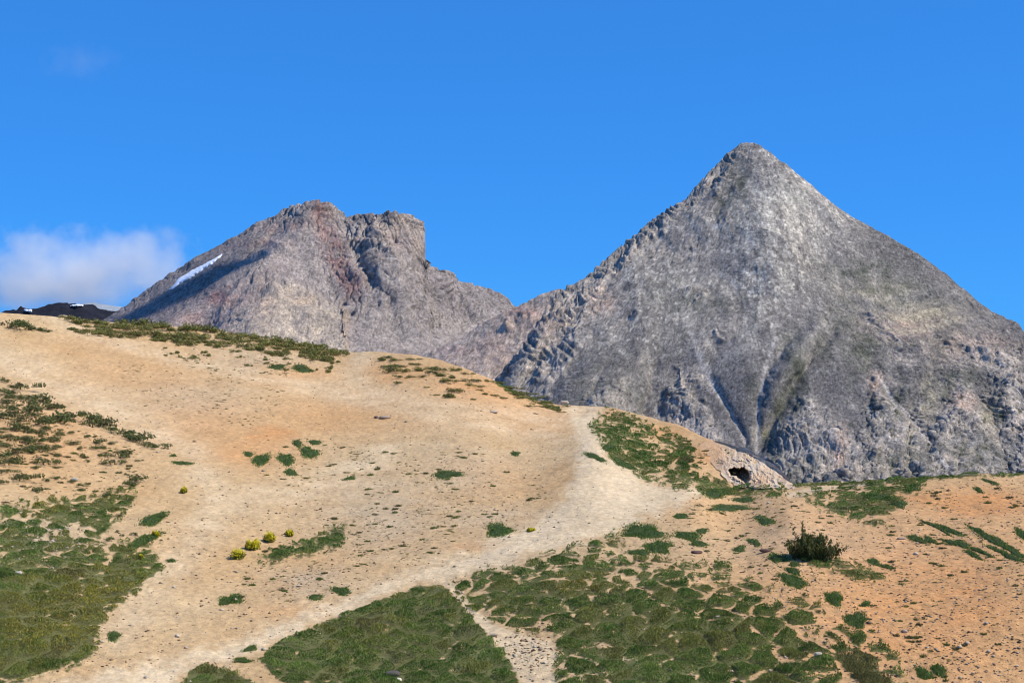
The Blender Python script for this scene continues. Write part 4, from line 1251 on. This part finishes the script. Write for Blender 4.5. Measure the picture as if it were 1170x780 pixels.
# ---- the dark spiky bush
def spiky_bush(u, v):
    g = np.random.default_rng(5)
    s = float(px_m(u, v))
    base = ground(np.array(float(u)), np.array(float(v)))
    r = bpy.data.objects.new('juniper_bush', None)
    COL.objects.link(r)
    r.location = tuple(base - np.array([0, 0, .03]))
    tag(r, 'dark spiky juniper bush standing alone on the orange sand', 'bush')
    V, C = [], []
    stems = []
    for k in range(95):
        th = g.uniform(0, 2 * np.pi)
        q = g.random() ** .55
        bx, by = 27 * s * q * np.cos(th), 17 * s * q * np.sin(th)
        H = s * (9 + 17 * (1 - q * q) ** .5 + g.normal(0, 3.2))
        if k == 0:
            bx, by, H = -11 * s, .1, 41 * s
        if k == 1:
            bx, by, H = -9 * s, 0.0, 33 * s
        if k == 2:
            bx, by, H = -18 * s, -.1, 34 * s
        if bx > 8 * s:
            H *= .85
        H = max(H, 6 * s)
        tipx, tipy = bx * 1.18 + g.normal(0, .13), by * 1.18 + g.normal(0, .10)
        n = int(g.uniform(50, 125) * (0.5 + H))
        t = g.random(n) ** .8
        rad = (.17 * (1 - t) ** .7 + .03) * g.random(n) ** .5
        a = g.uniform(0, 2 * np.pi, n)
        c = np.stack([bx * .8 + (tipx - bx * .8) * t + rad * np.cos(a), by * .8 + (tipy - by * .8) * t + rad * np.sin(a), H * t], -1)
        V.append(c)
        col = mix(np.broadcast_to((0.036, 0.056, 0.015), (n, 3)), (0.150, 0.155, 0.044), np.clip(t ** 2.2 * 1.0 + g.normal(0, .12, n), 0, 1))
        C.append(col)
        if k < 9:
            stems.append(((bx * .5, by * .5, 0), (tipx, tipy, H * .95)))
    c, col = np.concatenate(V), np.concatenate(C)
    n = len(c)
    up = np.stack([g.normal(0, .45, n), g.normal(0, .45, n), np.ones(n)], -1)
    sz = g.uniform(.035, .075, n)
    a = np.cross(up, g.normal(size=(n, 3)))
    a /= np.linalg.norm(a, axis=1)[:, None]
    W = np.stack([c - a * (sz * .35)[:, None], c + a * (sz * .35)[:, None], c + up * (sz * 1.5)[:, None]], 1).reshape(-1, 3)
    link('foliage', mk_mesh('foliage', W, np.arange(n * 3).reshape(-1, 3), M_needle, np.repeat(col * g.uniform(.7, 1.3, n)[:, None], 3, 0)), r)
    for p0, p1 in stems:
        p0, p1 = np.array(p0), np.array(p1)
        L = []
        for t in np.linspace(0, 1, 6):
            q = p0 + (p1 - p0) * t + np.array([.03 * math.sin(5 * t), .03 * math.cos(4 * t), 0])
            for j in range(6):
                L.append(q + (0.028 * (1 - .8 * t)) * np.array([math.cos(j * 1.047), math.sin(j * 1.047), 0]))
        f = [(i * 6 + j, i * 6 + (j + 1) % 6, i * 6 + 6 + (j + 1) % 6, i * 6 + 6 + j) for i in range(5) for j in range(6)]
        link('stem', mk_mesh('stem', np.array(L), np.array(f), M_bark, np.broadcast_to(np.array((.09, .06, .04)), (len(L), 3)), True), r)


spiky_bush(930, 636)


# ---- tufts scattered over the slopes
def tuft_arrays(g, n, brown):
    a = g.uniform(0, 2 * np.pi, n)
    q = np.sqrt(g.random(n)) * .7
    b = np.stack([np.cos(a) * q, np.sin(a) * q, np.zeros(n) - .03], -1)
    h = g.uniform(.25, .75, n) * (1 - .5 * q)
    V, f = blades(b, np.array([0, 0, 1.0]), h, g.uniform(.12, .3, n), 1.0, g)
    c = mix(np.broadcast_to(G_DEEP, (n, 3)), G_OLIVE, g.random(n) * .8)
    c = mix(c, (0.105, 0.075, 0.045), np.full(n, brown))
    return V, f, np.repeat(c * g.uniform(.7, 1.25, n)[:, None], 3, 0)


TUFT = []
for k in range(8):
    gg = np.random.default_rng(400 + k)
    V, f, c = tuft_arrays(gg, 90, (k % 4) * .22)
    TUFT.append(mk_mesh('tuft', V, f, M_grass, c))

REG = [('right', [(790, 575), (900, 572), (1000, 600), (1060, 560), (1180, 548), (1300, 545), (1300, 790), (1035, 790), (1030, 740), (960, 690), (890, 665), (840, 640), (760, 640), (760, 600)], 1500, (2.0, 6.5), 'small dark tuft on the pebbly orange slope around the spiky bush'),
       ('mid', [(385, 510), (480, 515), (560, 520), (640, 570), (590, 620), (500, 640), (420, 650), (330, 690), (260, 690), (280, 640), (340, 600), (420, 580)], 800, (1.6, 6.5), 'small dark tuft among grey stones on the middle of the slope'),
       ('up', [(120, 410), (220, 415), (300, 430), (330, 450), (310, 490), (230, 480), (150, 460)], 220, (1.8, 5.0), 'small dark tuft on the bare upper slope under the crest'),
       ('crest', [(180, 398), (300, 412), (390, 420), (380, 432), (300, 428), (220, 414)], 150, (2, 5.5), 'small dark tuft on bare earth below the crest'),
       ('cluster', [(280, 505), (370, 500), (420, 520), (400, 550), (340, 560), (290, 545)], 70, (2, 6.5), 'small dark tuft around the mid slope cluster'),
       ('lslope', [(0, 440), (60, 460), (160, 500), (165, 555), (60, 570), (0, 580)], 330, (2, 6.5), 'small dark tuft between the clumps above the left meadow'),
       ('notch', [(430, 410), (540, 430), (620, 470), (560, 470), (450, 440)], 50, (2, 5), 'small dark tuft on orange sand right of the notch'),
       ('knoll', [(690, 500), (760, 490), (830, 520), (850, 550), (730, 540)], 90, (2, 6), 'small dark tuft on the sandy knoll before the outcrop'),
       ('pathside', [(600, 630), (770, 590), (800, 620), (760, 650), (500, 690)], 40, (2, 5), 'small dark tuft between the turf mats by the path'),
       ('side', [(540, 690), (620, 715), (640, 760), (600, 780), (560, 720)], 50, (2, 5), 'small dark tuft in the narrow side track'),
       ('any', [(60, 400), (640, 480), (760, 570), (200, 740), (120, 740), (200, 560)], 420, (1.4, 3.6), 'tiny dark tuft on bare pale sand')]
cand = []
g = np.random.default_rng(88)
for nm, poly, n, (a, b), lab in REG:
    p = np.asarray(poly, float)
    k = 0
    while k < n:
        u = g.uniform(p[:, 0].min(), p[:, 0].max(), 400)
        v = g.uniform(p[:, 1].min(), p[:, 1].max(), 400)
        dens = np.clip(.35 + 2.2 * fbm(uv3(u * .6, v, 3), 22, 3, .6, 230), 0.02, 1)
        ok = (poly_sdf(u, v, poly) < 0) & (g.random(400) < dens) & (turf_mask(u, v) < .3) & (v > crest(u) + 1)
        pa, pb, pc = path_masks(u, v)
        ok &= (np.maximum(pa, pc) < .3) & ((pb < .3) | (nm == 'side'))
        for x, y in zip(u[ok], v[ok]):
            if k >= n:
                break
            k += 1
            s = a + (b - a) * g.random() ** 3.0
            cand.append((s, x, y, lab))
cand.sort(key=lambda t: -t[0])
for s, u, v, lab in cand[:290]:
    put('tuft', TUFT, u, v, s * 1.25, g.uniform(.5, .9), lab, 'tuft', lab.replace('small dark tuft', 'small dark tufts').replace('tiny dark tuft', 'tiny dark tufts'), g)


def build_small_tufts():
    g = np.random.default_rng(89)
    Vs, Cs = [], []
    for s, u, v, lab in cand[290:]:
        P = ground(np.array(u), np.array(v))
        sc = float(s * 1.25 * px_m(u, v) / 1.6)
        V, f, c = tuft_arrays(g, 26, g.random() * .7)
        Vs.append(V * [sc, sc, sc * .7] + P)
        Cs.append(c)
    V, c = np.concatenate(Vs), np.concatenate(Cs)
    o = link('weeds', mk_mesh('weeds', V, np.arange(len(V)).reshape(-1, 3), M_grass, c))
    tag(o, 'countless tiny dry weeds sprinkled over the bare sand', 'weeds', kind='stuff')


build_small_tufts()

# ---- stones
OCT = np.array([(1, 0, 0), (-1, 0, 0), (0, 1, 0), (0, -1, 0), (0, 0, 1), (0, 0, -1)], float)
OCF = np.array([(0, 2, 4), (2, 1, 4), (1, 3, 4), (3, 0, 4), (2, 0, 5), (1, 2, 5), (3, 1, 5), (0, 3, 5)])


def build_gravel():
    g = np.random.default_rng(55)
    U, V, S, C = [], [], [], []

    def add(n, sampler, smin, smax, cols, dens=None):
        u, v = sampler(n)
        ok = (v > crest(u) + 1) & (v < 800)
        if dens is not None:
            ok &= g.random(n) < dens(u, v)
        u, v = u[ok], v[ok]
        U.append(u); V.append(v)
        S.append(smin + (smax - smin) * g.random(len(u)) ** 3)
        cc = np.asarray(cols)[g.integers(len(cols), size=len(u))]
        C.append(cc * g.uniform(.75, 1.2, len(u))[:, None])
    pale = [(.46, .38, .27), (.42, .34, .24), (.50, .43, .33)]
    mixc = [(.38, .29, .20), (.26, .17, .10), (.22, .145, .085), (.15, .095, .055), (.30, .20, .12), (.46, .37, .27), (.33, .215, .135)]
    add(21000, lambda n: (g.uniform(-140, 1310, n), g.uniform(365, 795, n)), .022, .085, mixc, lambda u, v: np.clip(.35 + 2 * fbm(uv3(u * .6, v), 30, 3, .6, 240), .05, 1) * (turf_mask(u, v) < .5) * (1 - .75 * path_masks(u, v)[0]))
    for a, b, w, h, k in GREY:
        add(int(750 * k), lambda n: (g.normal(a, w * .75, n), g.normal(b, h * .75, n)), .015, .075, mixc, lambda u, v: (turf_mask(u, v) < .5) * 1.0)
    add(6500, lambda n: (g.uniform(780, 1310, n), g.uniform(545, 795, n)), .015, .075, mixc + [(.40, .26, .17)], lambda u, v: (turf_mask(u, v) < .4) * 1.0)
    add(380, lambda n: (g.normal(50, 32, n), g.normal(612, 16, n)), .02, .11, pale)
    add(90, lambda n: (g.normal(610, 18, n), g.normal(745, 14, n)), .02, .09, pale + mixc)
    add(170, lambda n: (g.uniform(500, 1030, n), g.uniform(640, 795, n)), .02, .06, pale)
    add(60, lambda n: (g.uniform(300, 600, n), g.uniform(690, 795, n)), .02, .06, pale)
    add(900, lambda n: (g.uniform(100, 780, n), g.uniform(470, 780, n)), .02, .07, pale, lambda u, v: np.maximum(path_masks(u, v)[0], .25))
    add(420, lambda n: (g.uniform(80, 1180, n), g.uniform(390, 795, n)), .06, .15, mixc[:2] + pale, lambda u, v: (turf_mask(u, v) < .4) * (1 - .8 * path_masks(u, v)[0]))
    u, v, s, c = map(np.concatenate, (U, V, S, C))
    P = ground(u, v)
    n = len(u)
    J = OCT[None] * g.uniform(.6, 1.25, (n, 6, 1)) + g.normal(0, .12, (n, 6, 3))
    a = g.uniform(0, 6.28, n)
    ca, sa = np.cos(a)[:, None], np.sin(a)[:, None]
    X = J[..., 0] * ca - J[..., 1] * sa
    Y = J[..., 0] * sa + J[..., 1] * ca
    W = np.stack([X, Y, J[..., 2] * .6], -1) * s[:, None, None] + P[:, None] + np.array([0, 0, .15]) * s[:, None, None]
    f = (OCF[None] + (np.arange(n) * 6)[:, None, None]).reshape(-1, 3)
    o = link('gravel', mk_mesh('gravel', W.reshape(-1, 3), f, M_stone, np.repeat(c, 6, 0)))
    tag(o, 'loose grey and brown gravel strewn over the slope', 'gravel', kind='stuff')


build_gravel()


def stone(u, v, w, hgt, col, label):
    g = np.random.default_rng(int(u + v * 3))
    s = float(px_m(u, v))
    nt_, np_ = 20, 12
    th = np.linspace(0, 2 * np.pi, nt_, endpoint=False)
    ph = np.linspace(-np.pi / 2, np.pi / 2, np_)
    T, Ph = np.meshgrid(th, ph)
    D = np.stack([np.cos(Ph) * np.cos(T), np.cos(Ph) * np.sin(T), np.sin(Ph)], -1)
    rr = 1 + .35 * fbm(D + u, .9, 3, .5, 250)
    Q = np.sign(D) * np.abs(D) ** .8 * rr[..., None]
    V = Q * [w * s / 2, w * s / 2 * .7, hgt * s / 2]
    V[..., 2] += hgt * s * .32
    V = V.reshape(-1, 3)
    f = [(i * nt_ + j, i * nt_ + (j + 1) % nt_, (i + 1) * nt_ + (j + 1) % nt_, (i + 1) * nt_ + j) for i in range(np_ - 1) for j in range(nt_)]
    P = ground(np.array(float(u)), np.array(float(v)))
    o = link('stone', mk_mesh('stone', V, np.array(f), M_stone, np.broadcast_to(np.array(col), V.shape)), loc=tuple(P))
    tag(o, label, 'stone')


WHT = (.46, .40, .30)
for a in [(935, 750, 9, 7, WHT, 'pale rounded stone sunk in the broken turf at lower right'), (21, 655, 7, 3.5, (.5, .45, .37), 'white flat stone in the green part of the left meadow'),
          (60, 648, 2.5, 3, (.48, .44, .36), 'small pointed white stone in the left meadow'), (448, 772, 17, 7, (.10, .085, .075), 'dark flat stone in the turf at the bottom of the picture'),
          (455, 778, 8, 4, (.62, .55, .45), 'pale stone lying against the dark flat stone'), (565, 726, 9, 4, (.48, .38, .26), 'pale block at the edge of the narrow side track'),
          (85, 548, 8, 4, (.42, .38, .31), 'whitish stone beside a clump above the left meadow'), (875, 631, 13, 4, (.13, .075, .06), 'dark reddish flat stone among the mats left of the bush'),
          (796, 632, 13, 4, (.14, .085, .07), 'dark red brown slab below the cluster of three mats'), (820, 706, 6, 2.5, (.46, .38, .28), 'pale flat stone in a gap of the right turf'),
          (440, 478, 14, 3.5, (.40, .30, .22), 'low brownish rock on the bare slope below the notch'), (430, 478, 5, 3, (.16, .12, .1), 'small dark rock beside the low brownish one'),
          (564, 471, 10, 2.6, (.45, .36, .27), 'thin slab on the orange bank below the crest shrubs'), (645, 461, 10, 3.5, (.5, .42, .32), 'rough rock on the skyline at the edge of the saddle path'),
          (72, 363, 10, 3, (.45, .35, .25), 'flat rock on the crest left of the scrub'), (810, 770, 5, 4, WHT, 'small white stone at the bottom of the right turf'),
          (1034, 723, 6, 4, (.44, .34, .26), 'pale rock on orange sand right of the last turf lobe'), (842, 556, 6, 3.5, (.48, .38, .27), 'pale block fallen below the mouth of the cave'), (864, 557, 8, 4, (.50, .35, .23), 'tan block at the foot of the outcrop right of the cave'),
          (888, 556, 7, 4, (.52, .44, .34), 'pale boulder under the right end of the outcrop'), (1030, 615, 9, 2.6, (.38, .30, .22), 'greyish rock below the saddle turf')]:
    stone(*a)


# ---- pale outcrop with a cave
def build_outcrop():
    OC = np.array([(800, 508), (806, 504), (820, 503.5), (832, 507), (842, 510), (852, 511), (862, 517), (868, 522), (876, 526), (884, 530), (892, 537), (899, 544), (904, 550), (907, 555)], float)
    OB = np.array([(800, 512), (812, 526), (822, 538), (832, 549), (842, 555), (870, 556), (900, 557), (907, 557.5)], float)
    poly = np.vstack([OC, OB[::-1]])
    us = np.arange(797, 908, .42)
    vt = np.interp(us, OC[:, 0], OC[:, 1]) + 2.2 * fbm(uv3(us, us * 0), 8, 4, .65, 260)
    vb = np.interp(us, OB[:, 0], OB[:, 1]) + 1.5
    t = np.linspace(0, 1, 110)[:, None]
    v = vb[None] + t * (vt - vb)[None]
    u = np.broadcast_to(us[None], v.shape)
    gb = GD(us, np.maximum(vb, crest(us) + 1))
    # rock face: steeper than the slope it stands in
    dt = GD(u, np.maximum(v, crest(u) + .4))
    ins = np.clip(-poly_sdf(u, v, poly) / 16, 0, 1)
    lf = sstep(800, 846, u)
    d = dt - .06 - (.55 * np.sin(ins * np.pi / 2)) * (.25 + .75 * lf)
    nn = ridged(uv3(u, v * 1.2), 15, 4, .6, 261) - .5
    d = d - (0.65 * nn + .34 * fbm(uv3(u, v), 7, 4, .7, 262)) * (.2 + .8 * lf) * sstep(0, .4, ins)
    sb = (v * .9 - u * .45) / 5.5 + 1.2 * fbm(uv3(u, v), 18, 3, .6, 267)
    d = d - .05 * sstep(0, .8, sb - np.floor(sb)) * lf * sstep(0, .4, ins)
    cave = CAVE
    cs = poly_sdf(u, v, cave) + 2.2 * fbm(uv3(u, v), 5, 3, .6, 264)
    k = sstep(1.2, -1.2, cs)
    d = d + 2.6 * k
    P = unproject(u, v, d)
    dl = np.array([.25, .7, 1.4, 2.4, 4.0])
    Pt = P[-1]
    r = np.hypot(Pt[:, 0], Pt[:, 1])
    kk = (r[None] + dl[:, None]) / r[None]
    Pb = np.stack([Pt[:, 0][None] * kk, Pt[:, 1][None] * kk, Pt[:, 2][None] - .8 * dl[:, None] ** 1.2], -1)
    A = np.concatenate([P, Pb], 0)
    ua = np.concatenate([u, np.broadcast_to(us[None], Pb.shape[:2])])
    va = np.concatenate([v, np.broadcast_to(vt[None], Pb.shape[:2])])
    n = fbm(uv3(ua, va), 14, 4, .65, 265)
    n3 = fbm(uv3(ua, va), 3, 3, .6, 266)
    c = mix(np.broadcast_to(np.array((.50, .355, .225)), A.shape), (.57, .465, .345), np.clip(.5 + 1.5 * n + n3, 0, 1))
    c = mix(c, (.52, .32, .17), np.clip(blobs(ua, va, [(868, 549, 14, 9, .9), (895, 548, 7, 7, .5), (850, 520, 14, 6, .4), (808, 518, 24, 26, 1.5)]) * (.9 + n), 0, 1))
    c = mix(c, (.22, .18, .16), np.clip(blobs(ua, va, [(893, 549, 6, 5, .7), (822, 530, 7, 6, .7), (870, 520, 5, 2, .6)]) * (.7 + 2 * n3), 0, .8))
    rim = poly_sdf(ua, va, poly + np.array([[0, -4.0]] * len(OC) + [[0, 0]] * len(OB))) + 5 * fbm(uv3(ua, va), 9, 3, .65, 268) + 5 * sstep(830, 800, ua) * perlin(uv3(ua, va), 6, 269)
    of = grid_faces(*ua.shape)
    of = of[rim.ravel()[of].mean(1) < 1.0]
    base = ground(np.array(858.0), np.array(556.0))
    o = link('rock_outcrop', mk_mesh('rock_outcrop', A.reshape(-1, 3) - base, of, M_outcrop, c.reshape(-1, 3)), loc=tuple(base))
    tag(o, 'pale pinkish rock outcrop with a dark cave hollow at the end of the knoll', 'rock outcrop')


build_outcrop()


# ---- clouds: volumes of real vapour
def cloud(u, v, dist, hw, hh, depth, dens, label, seed, tilt=0.0, lo=.42):
    P = unproject(np.array(float(u)), np.array(float(v)), np.array(float(dist)))
    k = dist / F
    nt_, np_ = 40, 24
    th = np.linspace(0, 2 * np.pi, nt_, endpoint=False)
    ph = np.linspace(-np.pi / 2, np.pi / 2, np_)
    T, Ph = np.meshgrid(th, ph)
    D = np.stack([np.cos(Ph) * np.cos(T), np.cos(Ph) * np.sin(T), np.sin(Ph)], -1).reshape(-1, 3)
    f = [(i * nt_ + j, i * nt_ + (j + 1) % nt_, (i + 1) * nt_ + (j + 1) % nt_, (i + 1) * nt_ + j) for i in range(np_ - 1) for j in range(nt_)]
    m = bpy.data.materials.new('vapour')
    m.use_nodes = True
    nt = m.node_tree
    nt.nodes.clear()
    L = nt.links.new
    out = nt.nodes.new('ShaderNodeOutputMaterial')
    pv = nt.nodes.new('ShaderNodeVolumePrincipled')
    pv.inputs['Color'].default_value = (.95, .965, .97, 1)
    pv.inputs['Anisotropy'].default_value = 0.2
    tc = nt.nodes.new('ShaderNodeTexCoord')
    ln = nt.nodes.new('ShaderNodeVectorMath')
    ln.operation = 'LENGTH'
    L(tc.outputs['Object'], ln.inputs[0])
    sc = nt.nodes.new('ShaderNodeVectorMath')
    sc.operation = 'MULTIPLY'
    sc.inputs[1].default_value = (hw / hh, depth / (hh * k), 1.0)
    L(tc.outputs['Object'], sc.inputs[0])
    ad = nt.nodes.new('ShaderNodeVectorMath')
    ad.operation = 'ADD'
    ad.inputs[1].default_value = (seed * 3.1, seed * 1.7, 0)
    L(sc.outputs[0], ad.inputs[0])
    n = nt.nodes.new('ShaderNodeTexNoise')
    n.inputs['Scale'].default_value = 1.5
    n.inputs['Detail'].default_value = 6
    n.inputs['Roughness'].default_value = .6
    L(ad.outputs[0], n.inputs['Vector'])
    # density = clamp(noise*1.6 + (1-len)*a - lo)
    a1 = nt.nodes.new('ShaderNodeMath')
    a1.operation = 'MULTIPLY_ADD'
    a1.inputs[1].default_value = -0.95
    a1.inputs[2].default_value = 0.95 - lo - .62
    L(ln.outputs['Value'], a1.inputs[0])
    a2 = nt.nodes.new('ShaderNodeMath')
    a2.operation = 'MULTIPLY_ADD'
    a2.inputs[1].default_value = 1.6
    L(n.outputs['Fac'], a2.inputs[0])
    L(a1.outputs[0], a2.inputs[2])
    a3 = nt.nodes.new('ShaderNodeMath')
    a3.operation = 'MULTIPLY'
    a3.use_clamp = False
    mx = nt.nodes.new('ShaderNodeClamp')
    L(a2.outputs[0], mx.inputs[0])
    a3.inputs[1].default_value = dens
    L(mx.outputs[0], a3.inputs[0])
    L(a3.outputs[0], pv.inputs['Density'])
    L(pv.outputs[0], out.inputs['Volume'])
    o = link('cloud', mk_mesh('cloud', D, np.array(f), m), loc=tuple(P))
    o.scale = (hw * k, depth, hh * k)
    o.rotation_euler = (0, tilt, 0)
    return tag(o, label, 'cloud', kind='stuff')


cloud(82, 312, 9500, 205, 66, 420, .0095, 'soft grey white cloud bank behind the craggy mountain', 1, -0.06)
cloud(92, 70, 9500, 62, 27, 200, .0008, 'faint wisp of cloud high in the blue sky', 2, 0)
# unseen dense cloud sunward of the craggy mountain, shaped to shade its left flank
_sun = np.array((math.sin(R(SUN_AZ)) * math.cos(R(SUN_EL)), math.cos(R(SUN_AZ)) * math.cos(R(SUN_EL)), math.sin(R(SUN_EL))))
_a = unproject(np.array(122.0), np.array(376.0), cr_depth(np.array([122.0]), np.array([376.0]))[0])
_b = unproject(np.array(286.0), np.array(301.0), cr_depth(np.array([286.0]), np.array([301.0]))[0])
_c = (_a + _b) / 2 + _sun * 3200
sc_ = cloud(600, -400, 3000, 100, 50, 80, .07, 'small dense unseen cloud placed to shade the flank of the craggy mountain', 4, lo=.05)
sc_.location = tuple(_c)
_x = Vector(_b - _a)
sc_.scale = (_x.length * .62, 50, 50)
sc_.rotation_euler = _x.to_track_quat('X', 'Z').to_euler()

# ------------------------------------------------------------------ light, sky, camera
w = bpy.data.worlds.new('World')
scene.world = w
w.use_nodes = True
nt = w.node_tree
bg = nt.nodes['Background']
sky = nt.nodes.new('ShaderNodeTexSky')
sky.sky_type = 'NISHITA'
sky.sun_disc = False
sky.sun_elevation = R(SUN_EL)
sky.sun_rotation = R(SUN_AZ)
sky.altitude = 2600
sky.air_density = 1.0
sky.dust_density = 0.2
sky.ozone_density = 4.0
hs = nt.nodes.new('ShaderNodeHueSaturation')
hs.inputs['Saturation'].default_value = 1.0
hs.inputs['Value'].default_value = 1.0
nt.links.new(sky.outputs[0], hs.inputs['Color'])
tint = nt.nodes.new('ShaderNodeMix')
tint.data_type = 'RGBA'
tint.blend_type = 'MULTIPLY'
tint.inputs[0].default_value = 1.0
tint.inputs[7].default_value = (0.29, 1.37, 3.23, 1)
gam = nt.nodes.new('ShaderNodeGamma')
gam.inputs['Gamma'].default_value = 0.45
nt.links.new(hs.outputs[0], gam.inputs['Color'])
nt.links.new(gam.outputs[0], tint.inputs[6])
nt.links.new(tint.outputs[2], bg.inputs[0])
bg.inputs[1].default_value = 0.1

sl = bpy.data.lights.new('sun', 'SUN')
sl.energy = 4.2
sl.angle = R(0.53)
sl.color = (1.0, 0.94, 0.83)
so = bpy.data.objects.new('sun', sl)
COL.objects.link(so)
sd = Vector((math.sin(R(SUN_AZ)) * math.cos(R(SUN_EL)), math.cos(R(SUN_AZ)) * math.cos(R(SUN_EL)), math.sin(R(SUN_EL))))
so.rotation_euler = sd.to_track_quat('Z', 'Y').to_euler()
so.location = sd * 300

cam = bpy.data.cameras.new('camera')
cam.sensor_width = 36
cam.sensor_fit = 'HORIZONTAL'
cam.lens = 36 * F / 1170
cam.clip_start = 0.5
cam.clip_end = 40000
co = bpy.data.objects.new('camera', cam)
COL.objects.link(co)
co.rotation_euler = (math.pi / 2 + PITCH, 0, 0)
scene.camera = co

scene.render.engine = 'CYCLES'
scene.cycles.pixel_filter_type = 'BLACKMAN_HARRIS'
scene.cycles.filter_width = 1.05
scene.cycles.max_bounces = 9
scene.cycles.diffuse_bounces = 2
scene.cycles.transmission_bounces = 2
scene.cycles.volume_bounces = 8
vs = scene.view_settings
vs.view_transform = 'Standard'
vs.look = 'None'
vs.exposure = 0.35
vs.gamma = 1.0
